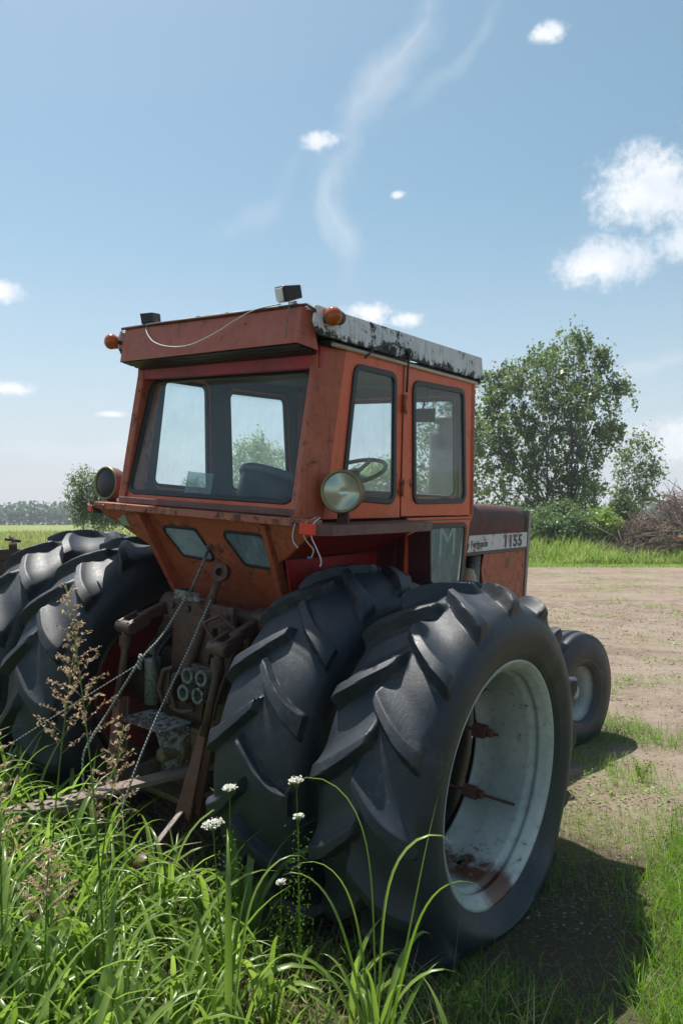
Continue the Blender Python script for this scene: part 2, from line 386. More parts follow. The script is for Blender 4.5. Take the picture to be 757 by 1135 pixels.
def leaf_mat(name, c0, c1, trans=.35, rough=.45, scale=.5, spec=.5):
    m = bpy.data.materials.new(name); m.use_nodes = True; t = NT(m.node_tree); t.n.clear()
    out = t.new('ShaderNodeOutputMaterial'); b = t.new('ShaderNodeBsdfPrincipled'); tl = t.new('ShaderNodeBsdfTranslucent')
    geo = t.new('ShaderNodeNewGeometry'); oc = t.new('ShaderNodeTexCoord').outputs['Object']
    f = t.m('ADD', t.m('MULTIPLY', geo.outputs['Random Per Island'], .6), t.m('MULTIPLY', t.step(t.noise(oc, scale, 3), .3, .7), .4))
    c = t.mix(f, c0, c1); t.put(b.inputs['Base Color'], c); b.inputs['Roughness'].default_value = rough
    b.inputs['Specular IOR Level'].default_value = spec
    hs = t.new('ShaderNodeHueSaturation'); t.put(hs.inputs['Color'], c); hs.inputs['Value'].default_value = 1.7; hs.inputs['Saturation'].default_value = 1.1
    t.put(tl.inputs[0], hs.outputs[0])
    mx = t.new('ShaderNodeMixShader'); mx.inputs[0].default_value = trans; t.l.new(b.outputs[0], mx.inputs[1]); t.l.new(tl.outputs[0], mx.inputs[2])
    t.l.new(mx.outputs[0], out.inputs[0]); return m
M_GRASS = leaf_mat('broad_grass_blades', (.075, .15, .018), (.26, .36, .085), .45, .30, 2.5)
M_GRASSDRY = leaf_mat('dry_grass_stems', (.22, .16, .08), (.42, .33, .19), .2, .6, 3)
M_GRASSFINE = leaf_mat('fine_lawn_grass', (.075, .16, .014), (.19, .32, .035), .35, .5, 1.5)
M_FIELD = leaf_mat('field_grass', (.11, .15, .025), (.26, .27, .07), .35, .6, .25)
M_WEED = leaf_mat('tall_weeds', (.12, .21, .03), (.33, .40, .13), .4, .5, 1.2)
M_COTTON = leaf_mat('cottonwood_leaves', (.060, .10, .030), (.19, .25, .10), .38, .45, .35)
M_WILLOW = leaf_mat('willow_leaves', (.09, .13, .05), (.17, .21, .09), .35, .5, .6)
M_BUSH = leaf_mat('bush_leaves', (.08, .14, .045), (.19, .26, .12), .3, .42, .7)
M_LIGHTTREE = leaf_mat('light_green_leaves', (.13, .21, .06), (.24, .32, .12), .4, .5, .6)
M_SEED = leaf_mat('seed_heads', (.26, .16, .10), (.55, .42, .28), .35, .6, 4)
M_FLOWER = simple('white_umbel_flowers', (.62, .62, .52), .7, 0, .08, 60)
M_FARWOOD = leaf_mat('far_wood_leaves', (.07, .12, .07), (.12, .17, .10), .2, .7, .05)
M_BARK = simple('grey_bark', (.14, .12, .10), .9, 0, .4, 12, .6)
M_TWIG = leaf_mat('dead_brush_twigs', (.13, .085, .065), (.30, .22, .18), .0, .8, .8)
M_LOGEND = simple('cut_log_wood', (.42, .22, .10), .8, 0, .3, 12)
M_TIMBER = simple('weathered_drawbar_steel', (.17, .13, .11), .7, 0, .35, 14)
M_SHIELD = paint('chipped_pale_green_steel', (.17, .20, .18), rust=(.045, .028, .02), amount=.85, rough=.5, scale=2, grime=.8)
def rope_mat():
    m, t, b, oc, out = mat_base('braided_rope')
    wv = t.new('ShaderNodeTexWave', wave_type='BANDS', bands_direction='DIAGONAL'); t.put(wv.inputs['Vector'], oc); wv.inputs['Scale'].default_value = 26; wv.inputs['Distortion'].default_value = 1
    t.put(b.inputs['Base Color'], t.mix(wv.outputs['Fac'], (.04, .04, .04), (.45, .45, .43))); b.inputs['Roughness'].default_value = .8
    t.put(b.inputs['Normal'], t.bump(wv.outputs['Fac'], .6, .003)); return m
M_ROPE = rope_mat()

# ------------------------------------------------------------------ ground
TR = Matrix(((.7936, .6069, .0425), (-.6048, .7946, -.0533), (-.0661, .0167, .9977)))
TO = Vector((-.5901, 4.2916, .0972))
def t2w(p): return TR @ Vector(p) + TO
def smooth01(x): x = np.clip(x, 0, 1); return x * x * (3 - 2 * x)
def hgt(x, y):
    x = np.asarray(x, float); y = np.asarray(y, float)
    X = (x - TO.x) * TR[0][0] + (y - TO.y) * TR[1][0]
    Y = (x - TO.x) * TR[0][1] + (y - TO.y) * TR[1][1]
    near = np.exp(-((x / 9.) ** 2 + ((y - 4) / 9.) ** 2))
    h = .125 * smooth01((.3 - X) / 1.2) * near
    h -= .06 * smooth01((Y - 1.6) / 1.0) * smooth01((4.6 - Y) / 1.0) * near
    h += (.012 * np.sin(x * 3.1 + 1) * np.cos(y * 2.7) + .007 * np.sin(x * 7.3 + y * 5.1)) * np.exp(-((x / 14.) ** 2 + ((y - 4) / 14.) ** 2)) * smooth01((np.hypot(x - .5, y - 3.6) - .9) / .8)
    far = smooth01((np.hypot(x, y) - 20) / 40)
    h += far * (.12 * np.sin(x * .07 + 2) + .1 * np.cos(y * .05 + 1)) * np.exp(-np.hypot(x, y) / 300)
    return h + .19
def make_ground():
    n = 300; s = np.linspace(-1, 1, n); g = np.sinh(s * 7.2) / math.sinh(7.2) * 3000
    X, Y = np.meshgrid(g, g, indexing='ij'); Y = Y + 3.5
    V = np.stack([X, Y, hgt(X, Y)], -1).reshape(-1, 3)
    i = np.arange(n - 1); I, J = np.meshgrid(i, i, indexing='ij'); a = (I * n + J).ravel()
    F = np.stack([a, a + n, a + n + 1, a + 1], 1)
    me = np_mesh('ground', V, F)
    m, t, b, oc, out = mat_base('ground_soil_and_dirt')
    x, y, z = t.sep(oc)
    nL = t.noise(oc, .6, 5, .6); nM = t.noise(oc, 4.5, 6, .65); nS = t.noise(oc, 38, 5, .7); nX = t.noise(oc, 140, 4, .7)
    dirt = t.mix(t.step(nM, .3, .72), (.165, .122, .088), (.285, .222, .168))
    dirt = t.mix(t.m('MULTIPLY', t.step(nL, .35, .7), .55), dirt, (.32, .265, .21))
    dirt = t.mix(t.m('MULTIPLY', t.step(nS, .52, .72), .55), dirt, (.16, .095, .065))
    dirt = t.mix(t.m('MULTIPLY', t.step(nX, .6, .72), .7), dirt, (.46, .40, .34))
    trk = t.noise(t.mapping(oc, (.25, 3.2, 1)), 1.1, 4, .6)
    dirt = t.mix(t.m('MULTIPLY', t.step(trk, .5, .7), .4), dirt, (.20, .145, .11))
    rut = t.m('ABSOLUTE', t.m('SINE', t.m('ADD', t.m('MULTIPLY', t.m('SUBTRACT', y, t.m('MULTIPLY', x, .35)), 1.15), t.m('MULTIPLY', nL, 5))))
    dirt = t.mix(t.m('MULTIPLY', t.m('SUBTRACT', 1, t.step(rut, .05, .30)), .45), dirt, (.145, .10, .075))
    vor = t.new('ShaderNodeTexVoronoi'); t.put(vor.inputs['Vector'], oc); vor.inputs['Scale'].default_value = 24
    dirt = t.mix(t.m('MULTIPLY', t.m('SUBTRACT', 1, t.step(vor.outputs['Distance'], .12, .26)), .5), dirt, (.12, .08, .06))
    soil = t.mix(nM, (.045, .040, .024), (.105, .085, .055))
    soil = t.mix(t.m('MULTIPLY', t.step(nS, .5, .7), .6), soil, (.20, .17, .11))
    field = t.mix(t.step(t.noise(oc, .09, 5, .6), .35, .65), (.13, .19, .035), (.24, .25, .075))
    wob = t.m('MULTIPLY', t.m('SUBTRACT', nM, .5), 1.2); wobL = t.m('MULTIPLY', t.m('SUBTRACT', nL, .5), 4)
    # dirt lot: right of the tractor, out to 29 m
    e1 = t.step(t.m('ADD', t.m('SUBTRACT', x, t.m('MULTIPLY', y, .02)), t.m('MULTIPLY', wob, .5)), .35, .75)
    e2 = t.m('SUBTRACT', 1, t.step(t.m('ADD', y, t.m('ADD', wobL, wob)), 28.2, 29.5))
    e3 = t.step(t.m('ADD', y, t.m('ADD', t.m('MULTIPLY', wob, .7), t.m('MULTIPLY', x, -.15))), 3.6, 4.1)  # near edge follows the tractor's shadow; darker soil there also paints its shade
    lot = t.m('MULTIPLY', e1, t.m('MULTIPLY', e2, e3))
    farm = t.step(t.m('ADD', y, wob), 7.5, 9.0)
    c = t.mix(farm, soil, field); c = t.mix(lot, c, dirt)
    gp = t.m('MULTIPLY', t.step(t.noise(oc, 1.3, 6, .7), .56, .66), t.m('MULTIPLY', lot, t.m('SUBTRACT', 1, t.step(y, 7, 24))))
    c = t.mix(t.m('MULTIPLY', gp, .6), c, (.16, .17, .055))
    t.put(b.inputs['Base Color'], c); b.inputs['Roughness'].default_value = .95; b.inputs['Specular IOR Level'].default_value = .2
    h = t.m('ADD', t.m('MULTIPLY', nS, .6), t.m('ADD', t.m('MULTIPLY', nX, .35), t.m('MULTIPLY', nM, 1.2)))
    t.put(b.inputs['Normal'], t.bump(h, .8, .03))
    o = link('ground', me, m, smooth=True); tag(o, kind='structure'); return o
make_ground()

# ------------------------------------------------------------------ the tractor
tractor = empty('tractor'); tractor.matrix_world = Matrix.Translation(TO) @ TR.to_4x4()
tag(tractor, 'old faded orange farm tractor with glazed cab and dual rear tyres, parked in tall grass', 'tractor')

# ---- tyres
SEC = [(.192, .500), (.205, .512), (.226, .555), (.243, .61), (.250, .655), (.244, .700), (.228, .742), (.200, .775), (.15, .802), (.075, .819), (0, .826)]
def section(n, rs=1.):
    SC = [(a, .5 + (b - .5) * rs) for a, b in SEC]
    P = SC + [(-x, r) for x, r in SC[-2::-1]]
    P = np.array(P); Q = []
    for i in range(len(P) - 1):
        p0 = P[max(i - 1, 0)]; p1 = P[i]; p2 = P[i + 1]; p3 = P[min(i + 2, len(P) - 1)]
        for t in np.linspace(0, 1, 12, endpoint=False):
            Q.append(.5 * ((2 * p1) + (-p0 + p2) * t + (2 * p0 - 5 * p1 + 4 * p2 - p3) * t * t + (-p0 + 3 * p1 - 3 * p2 + p3) * t ** 3))
    Q.append(P[-1]); Q = np.array(Q); L = np.r_[0, np.cumsum(np.hypot(*np.diff(Q, axis=0).T))]
    s = L - L[-1] / 2
    # denser sampling over the tread than the sidewalls
    u = np.linspace(-1, 1, n); w_ = np.sign(u) * np.abs(u) ** 1.25 * s[-1]
    x = np.interp(w_, s, Q[:, 0]); r = np.interp(w_, s, Q[:, 1])
    tx = np.gradient(x); tr = np.gradient(r); ln = np.hypot(tx, tr)
    nx, nr = -tr / ln, tx / ln
    k = np.sign(nr[n // 2]); return -w_ * 0 + w_, x, r, nx * k, nr * k
def lug_height(s, phi, N, depth, soft, seed, wear, bowl=False):
    """chevron bars: arms fall back (growing phi) from the crown to each shoulder"""
    r_ = np.random.default_rng(seed); p = 2 * math.pi / N; q17 = 1.2; best = np.zeros_like(phi)
    jit = r_.normal(0, .012, N + 2)
    for side in (0, 1):
        sgn = 1 if side == 0 else -1
        a = sgn * s                                            # distance towards this side
        u = np.clip(a, -.03, .40)
        off = (1.15 * u - 1.55 * u * np.abs(u)) / .83           # arc offset along the circumference
        halfw = .021 + .085 * np.clip(u, 0, .3) ** 1.15 + .012 * smooth01((u - .17) / .08)
        if bowl: halfw = .018 + .055 * np.clip(u, 0, .3)
        q = (phi - off - (p / 2 if side else 0)) / p
        k = np.floor(q + .5); d = (q - k) * p * .83
        ji = jit[(k.astype(int) % N)]; d = d + ji * .35
        if bowl:                                                # worn: crest lines with scooped bowls between them
            lead = (1 - np.clip((-d - halfw) / .15, 0, 1)) ** 2.4
            trail = (1 - np.clip((d - halfw) / .028, 0, 1)) ** 1.3
            h = np.where(d < 0, lead, trail) * (1 - .10 * np.clip(-d / .05, -1, 1))
        else:
            lead = smooth01((d + halfw + soft) / soft); trail = smooth01((halfw + .012 - d) / .012); h = lead * trail
        endo = smooth01((.243 + ji - a) / (.022 if bowl else .010))
        endi = smooth01((a + .035) / (.03 if bowl else .02))
        h = h * endo * endi
        top = 1 - wear * .30 * smooth01((.10 - a) / .1)
        best = np.maximum(best, h * top)
    return best * depth
def make_tyre(name, N=16, nphi=960, ns=110, depth=.048, soft=.03, seed=1, wear=.5, flat=None, phase=0., bowl=False, rs=.95):
    s, x, r, nx, nr = section(ns, rs)
    phi = np.linspace(0, 2 * math.pi, nphi, endpoint=False) + phase
    S, PH = np.meshgrid(s, phi); Xc, _ = np.meshgrid(x, phi); Rc, _ = np.meshgrid(r, phi); NX, _ = np.meshgrid(nx, phi); NR, _ = np.meshgrid(nr, phi)
    ua = np.clip(np.abs(S), 0, .36); PH = PH + (1.15 * ua - 1.55 * ua * ua) / .83      # grid rows run along the bars
    kx = 1 - .45 * smooth01((np.abs(Xc) - .15) / .08); NX = NX * kx; NR = NR / np.sqrt(np.maximum(NR ** 2 + NX ** 2, .02)) if False else NR
    h = lug_height(S, np.mod(PH, 2 * math.pi), N, depth, soft, seed, wear, bowl)
    # sidewall ribs
    rib = .0035 * np.exp(-((Rc - .555) / .006) ** 2) + .003 * np.exp(-((Rc - .69) / .005) ** 2) * (np.abs(Xc) > .2)
    h = h + rib
    XX = Xc + NX * h; RR = Rc + NR * h
    Y = RR * np.cos(PH); Z = RR * np.sin(PH)
    if flat is not None:                                        # flat = height of the ground under the axle (local z)
        lim = flat
        over = np.maximum(lim + .06 - Z, 0)                      # how far below the ground the round tyre would reach
        comp = over ** 2 / (over + .06)
        Z = Z + comp
        side = np.sign(XX) * smooth01(np.abs(XX) / .12)
        zone = np.exp(-((Z - (lim + .13)) / .12) ** 2) * np.exp(-(Y / .34) ** 2)
        XX = XX + side * zone * .105 * smooth01((RR - .515) / .09)
        Z = np.maximum(Z, lim - .01)
    V = np.stack([XX, Y, Z], -1).reshape(-1, 3)
    i = np.arange(nphi); j = np.arange(ns - 1); I, J = np.meshgrid(i, j, indexing='ij'); I2 = (I + 1) % nphi
    F = np.stack([I * ns + J, I2 * ns + J, I2 * ns + J + 1, I * ns + J + 1], -1).reshape(-1, 4)
    me = np_mesh(name, V, F); me.polygons.foreach_set('use_smooth', [True] * len(me.polygons)); me.set_sharp_from_angle(angle=R(44)); return me
AX = .80
def rim_profile(ri=.448, w_=.205, inner_cut=None):
    top = [(w_ + .004, .506), (w_ + .010, .515), (w_ + .004, .522), (w_ - .008, .516), (w_ - .016, .490)]
    inner = [(w_ - .003, .500), (w_ - .010, .484), (w_ - .030, .479), (w_ - .036, .468), (w_ - .050, .466), (w_ - .056, .473), (w_ - .066, .471), (w_ - .076, ri + .006), (w_ - .092, ri), (-.05, ri - .002), (-.145, ri), (-.150, ri - .008), (-.16, ri - .008)]
    outer = [(-.16, ri + .014), (w_ - .085, ri + .014), (w_ - .05, .490)]
    return inner[::-1] + top + outer[::-1]
def rear_wheel(x, side, tyre_me, dual, rot=0.):
    """wheel part > tyre, clamps ...; side=+1 right, -1 left; dual = bare rim ring clamped to the inner wheel"""
    mb = MB(); sx = side
    prof = [(p[0] * sx, p[1]) for p in rim_profile()]
    mb.lathe(prof, n=96, closed=True)
    if not dual:
        d = [(.04, .448), (.05, .42), (.09, .36), (.12, .27), (.10, .20), (.12, .12), (.14, .09), (.20, .085), (.21, .03), (.21, .0)]
        d2 = d + [(a - .02, r_) for a, r_ in d[::-1]]
        mb2 = MB(); mb2.lathe([(a * sx, r_) for a, r_ in d], n=64)
        mb2.lathe([((a - .018) * sx, r_) for a, r_ in d], n=64)
    o = mb.build('rear_wheel', M_RIM if dual else M_HITCH, tractor); o.location = (x, 0, AX)
    t = link('tyre', tyre_me, None, o)
    if not tyre_me.materials: tyre_me.materials.append(M_RUBBER)
    if not dual:
        mb2.build('wheel_disc', M_RED if side < 0 else M_GREASE, o)
        hb = MB(); hb.lathe([(.21 * sx, 0), (.21 * sx, .07), (.16 * sx, .10), (.02 * sx, .11), (-.2 * sx, .12), (-.2 * sx, 0)], n=24)
        for k in range(8):
            a = k * math.pi / 4; hb.lathe([(.10 * sx, .018), (.155 * sx, .018), (.155 * sx, 0)], (0, .15 * math.cos(a), .15 * math.sin(a)), n=6, smooth=False)
        hb.build('hub', M_GREASE, o)
    else:
        # bright slotted edge at the inner end of the barrel
        sl = MB()
        sl.tube([(-.158 * sx, .4535 * math.cos(a0), .4535 * math.sin(a0)) for a0 in np.linspace(0, 2 * math.pi, 121)], [.0075 if (q % 6) < 4 else .0035 for q in range(121)], 6, caps=False)
        sl.build('rim_edge', M_RIM, o)
    return o
ty_out = make_tyre('worn_dual_tyre', soft=.045, depth=.058, seed=3, wear=.6, flat=-.60, bowl=True, rs=.86)
ty_in = make_tyre('ribbed_rear_tyre', soft=.018, depth=.045, seed=5, wear=.3, flat=-.645)
ty_left = make_tyre('left_rear_tyre', bowl=True, soft=.04, depth=.055, seed=8, wear=.4, flat=-.68)
wo = rear_wheel(1.36, 1, ty_out, True)
wi = rear_wheel(.81, 1, ty_in, False)
wli = rear_wheel(-.81, -1, ty_left, False)
wlo = rear_wheel(-1.36, -1, ty_left, True)
# clamps that hold the outer rim, each with its long threaded hook bolt
for (cy, cz, ln) in ((.345, -.235, .20), (.41, .05, .07), (.30, .30, .05), (-.05, .42, .06), (-.35, .22, .06), (-.38, -.18, .06), (0.02, -.42, .04)):
    c = MB(); rr = math.hypot(cy, cz); u = Vector((0, cy / rr, cz / rr)); M = Matrix.Identity(4)
    p = u * .412
    c.bar(p + Vector((-.155, 0, 0)), p + Vector((-.085, 0, 0)), .055, .05, up=u)
    c.lathe([(0, .022), (.03, .024), (.032, .012), (.035, 0)], p + Vector((-.085, 0, 0)), n=6, smooth=False)
    c.tube([p + Vector((-.30, 0, 0)), p + Vector((-.09 + ln, 0, 0))], .0075, 8)
    c.build('clamp', M_HITCH_OR, wo, bevel=.006)
vs = MB(); vs.tube([(-.02, .05, -.45), (.0, .052, -.43), (.015, .055, -.42)], [.01, .008, .005], 8); vs.build('valve_stem', M_BLACK, wo)

# ---- front wheels
def make_front_tyre():
    n = 96; prof = [(.10, .215), (.135, .25), (.150, .31), (.148, .37), (.130, .425), (.118, .452)]
    for k in range(3):                     # tread ribs with grooves between
        a = .118 - k * .0885; prof += [(a, .466 + .018 * (1 - (a / .12) ** 2)), (a - .03, .466 + .018 * (1 - ((a - .03) / .12) ** 2)), (a - .059, .466 + .018 * (1 - ((a - .059) / .12) ** 2))]
        if k < 2: prof += [(a - .065, .455), (a - .082, .455)]
    prof = [p for p in prof if p[0] > -.119] + [(-.118, .452), (-.130, .425), (-.148, .37), (-.150, .31), (-.135, .25), (-.10, .215)]
    mb = MB(); mb.lathe(prof, n=n); return mb
ft = make_front_tyre()
for sx in (1, -1):
    hb = MB()
    P = [(.128, .262), (.140, .268), (.128, .274), (.10, .255), (.096, .238), (.06, .232), (.05, .205), (-.09, .200), (-.11, .23), (-.12, .25)]
    hb.lathe([(a * sx, r_) for a, r_ in P], n=64)
    w_ = hb.build('front_wheel', M_RIM if sx > 0 else M_RIM, tractor)
    w_.location = (.705 * sx, 3.02, .435 if sx > 0 else .50); w_.rotation_euler = (0, R(-2) * sx, R(-9))
    tt = MB(); tt.v = list(ft.v); tt.f = list(ft.f); tt.sm = list(ft.sm)
    tt.build('tyre', M_RUBBER, w_)
    dd = MB(); dd.lathe([(-.06 * sx, .201), (-.05 * sx, .16), (-.02 * sx, .11), (-.02 * sx, .07), (.03 * sx, .06), (.06 * sx, .055), (.07 * sx, .03), (.07 * sx, 0)], n=48)
    for k in range(6):
        a = k * math.pi / 3; dd.lathe([(-.03 * sx, .014), (.0 * sx, .014), (.0 * sx, 0)], (0, .085 * math.cos(a), .085 * math.sin(a)), n=6, smooth=False)
    dd.build('wheel_disc', M_RIM, w_)
    rr_ = MB(); rr_.tube([(.134 * sx, .268 * math.cos(a), .268 * math.sin(a)) for a in np.linspace(0, 2 * math.pi, 65)], .008, 8, caps=False); rr_.build('rim_edge', M_HITCH_OR, w_)
fa = MB(); fa.bar((-.78, 3.02, .50), (.72, 3.02, .47), .10, .12); fa.tube([(.58, 3.02, .62), (.58, 3.02, .38)], .045, 12); fa.tube([(-.56, 3.02, .62), (-.58, 3.02, .4)], .045, 12)
fa.bar((0, 2.5, .62), (0, 3.05, .62), .3, .16); fa.build('front_axle', M_GREASE, tractor, bevel=.01)

# ---- chassis, engine
ch = MB()
ch.box(-.22, .22, -.30, .75, .60, 1.22); ch.box(-.26, .26, .75, 1.5, .62, 1.2); ch.box(-.18, .18, 1.5, 2.85, .58, 1.0)
ch.build('transmission_case', M_GREASE, tractor, bevel=.03, seg=3)
for sx in (1, -1):
    a = MB(); a.lathe([(.22 * sx, .20), (.30 * sx, .19), (.42 * sx, .15), (.58 * sx, .13), (.62 * sx, .16), (.68 * sx, .16)], (0, 0, AX), n=32); a.tube([(.6 * sx, 0, AX), (1.1 * sx, 0, AX)], .055, 20)
    a.build('axle_housing', M_GREASE, tractor)
en = MB(); en.box(-.17, .17, 1.32, 2.35, .95, 1.52); en.box(-.14, .14, 1.38, 2.2, 1.52, 1.66)
for k in range(4): en.tube([(.17, 1.45 + .2 * k, 1.42), (.25, 1.45 + .2 * k, 1.40), (.26, 1.45 + .2 * k, 1.30)], .025, 10)
en.tube([(.26, 1.38, 1.30), (.26, 2.2, 1.30)], .035, 12)
en.build('engine_block', M_GREASE, tractor, bevel=.012)
fl = MB(); fl.lathe([(0, 0), (0, .05), (.01, .062), (.16, .062), (.17, .05), (.20, .045), (.21, .02), (.21, 0)], (.30, 1.98, 1.24), (0, 0, 1), 24); fl.build('oil_filter', paint('tan_filter', (.35, .24, .13), amount=.5), tractor)
fl = MB(); fl.tube([(.29, 2.09, 1.0), (.29, 2.09, 1.54)], .045, 16); fl.tube([(.30, 1.93, 1.1), (.30, 1.92, 1.55)], .008, 8); fl.tube([(.27, 1.85, 1.35), (.30, 1.95, 1.44), (.29, 2.05, 1.38)], .016, 8)
fl.build('engine_pipe', M_GREYP, tractor)

# ---- hood
def hood_prof(x, z, n=6, r=.09, top=1.905, bot=1.69, half=.345):
    pts = [(half, bot)]
    for k in range(n + 1):
        a = math.pi / 2 * k / n; pts.append((half - r + r * math.cos(a), top - r - .0 + r * math.sin(a)))
    pts += [(-q[0], q[1]) for q in pts[::-1]]; return pts
hp = hood_prof(0, 0); hb = MB(); ny = 8; m_ = len(hp)
ys = [1.20, 1.5, 1.8, 2.1, 2.4, 2.65, 2.80, 2.86]; dz = [0.012, .010, .008, .004, .0, -.006, -.018, -.036]; sc_ = [1, 1, 1, 1, 1, .998, .99, .965]
v = []; f = []
for y_, d_, s_ in zip(ys, dz, sc_):
    for (px_, pz_) in hp: v.append((px_ * s_, y_, pz_ + d_ * ((pz_ - 1.69) / .2)))
for i in range(len(ys) - 1):
    for k in range(m_ - 1): f.append((i * m_ + k, (i + 1) * m_ + k, (i + 1) * m_ + k + 1, i * m_ + k + 1))
f.append(tuple((len(ys) - 1) * m_ + k for k in range(m_)))
hb.add(v, f, False); hood = hb.build('hood', M_HOOD, tractor)
for p in hood.data.polygons: p.use_smooth = len(p.vertices) == 4
md = hood.modifiers.new('solid', 'SOLIDIFY'); md.thickness = .004; md.offset = -1
es = hood.modifiers.new('edge', 'EDGE_SPLIT'); es.split_angle = R(50)
for sx in (1, -1):
    st = MB(); st.box(min(.338 * sx, .350 * sx), max(.338 * sx, .350 * sx), 1.22, 2.86, 1.572, 1.690); sto = st.build('stripe', M_STRIPE, tractor, bevel=.002)
    bl = MB(); bl.box(min(.338 * sx, .3525 * sx), max(.338 * sx, .3525 * sx), 1.22, 2.865, 1.548, 1.570); bl.build('trim_line', M_BLACKP, tractor, bevel=.002)
    if sx > 0:
        def lettering(txt, size, y0, z0, mat, parent, spread=1.0, sxs=1.0):
            cu = bpy.data.curves.new('lettering', 'FONT'); cu.body = txt; cu.size = size; cu.extrude = .0008; cu.space_character = spread; cu.offset = .0015 if size < .09 else .005
            ob = bpy.data.objects.new('lettering', cu); COL.objects.link(ob); dg = bpy.context.evaluated_depsgraph_get(); dg.update()
            me = bpy.data.meshes.new_from_object(ob.evaluated_get(dg)); bpy.data.objects.remove(ob)
            me.transform(Matrix(((0, 0, 1, .3515), (sxs, 0, 0, y0), (0, 1, 0, z0), (0, 0, 0, 1))))
            return link('lettering', me, mat, parent)
        lettering('Massey Ferguson', .070, 1.68, 1.604, M_DECAL, sto, 1.0, 1.02)
        lettering('1155', .125, 2.43, 1.588, M_DECAL, sto, 1.10, 1.25)
    sp = MB(); X_ = .334 * sx
    sp.poly([(X_, 2.13, 1.546), (X_, 2.855, 1.546), (X_, 2.83, 1.02), (X_, 2.22, 1.02), (X_, 2.10, 1.44)], (.012 * sx, 0, 0)); sp.build('side_panel', M_ORANGE2, tractor, bevel=.003)
sq = MB(); sq.box(.3465, .3485, 2.50, 2.56, 1.42, 1.50); sq.build('panel_badge', simple('dull_decal', (.16, .08, .06), .6), tractor)
gr = MB()
for sx in (1, -1): gr.poly([(.355 * sx, 2.87, 1.86), (.355 * sx, 2.915, 1.83), (.355 * sx, 2.885, .98), (.355 * sx, 2.85, .98)], (-.03 * sx, 0, 0))
gr.poly([(.325, 2.87, 1.86), (.325, 2.915, 1.83), (.325, 2.911, 1.80), (.325, 2.868, 1.80)], (-.65, 0, 0))
gr.build('grille_surround', M_GRILLE, tractor, bevel=.004)
gm = MB(); gm.box(-.323, .323, 2.845, 2.875, 1.0, 1.80)
for k in range(16): gm.box(-.32, .32, 2.876, 2.886, 1.02 + .048 * k, 1.035 + .048 * k)
gm.build('grille', M_BLACKP, tractor)

# ---- exhaust on the hood
ex = MB(); ex.lathe([(-.02, .05), (.0, .06), (.03, .105), (.05, .11), (.50, .11), (.53, .10), (.55, .05), (.60, .048)], (.05, 2.0, 1.90), (0, 0, 1), 28)
ex.lathe([(.58, .05), (.60, .10), (.63, .095), (.66, .03), (.66, 0)], (.05, 2.0, 1.90), (0, 0, 1), 24)
ex.build('air_stack', M_GREASE, tractor)

# ---- cab
cabm = M_ORANGE
cab = tractor
XS = .70; RZ = 2.665
# corner posts
rp = []
for sx in (1, -1):
    p = MB()
    # rear post: chamfered section following the leaning back
    def sec(yr, z, xo): return [(sx * xo, yr + .145, z), (sx * (xo - .055), yr, z), (sx * (xo - .10), yr + .008, z), (sx * (xo - .10), yr + .145, z)]
    a = sec(-.355, 1.862, XS + .004); b = sec(-.235, RZ, XS + .002)
    p.add(a + b, [(0, 1, 2, 3), (7, 6, 5, 4), (0, 4, 5, 1), (1, 5, 6, 2), (2, 6, 7, 3), (3, 7, 4, 0)])
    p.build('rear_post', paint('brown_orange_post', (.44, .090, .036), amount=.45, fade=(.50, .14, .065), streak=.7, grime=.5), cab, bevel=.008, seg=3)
    p = MB()
    a = [(sx * XS, 1.262, 1.86), (sx * XS, 1.20, 1.86), (sx * (XS - .07), 1.20, 1.86), (sx * (XS - .07), 1.262, 1.86)]
    b = [(sx * XS, 1.205, RZ), (sx * XS, 1.145, RZ), (sx * (XS - .07), 1.145, RZ), (sx * (XS - .07), 1.205, RZ)]
    p.add(a + b, [(0, 1, 2, 3), (7, 6, 5, 4), (0, 4, 5, 1), (1, 5, 6, 2), (2, 6, 7, 3), (3, 7, 4, 0)]); p.build('front_post', cabm, cab, bevel=.006)
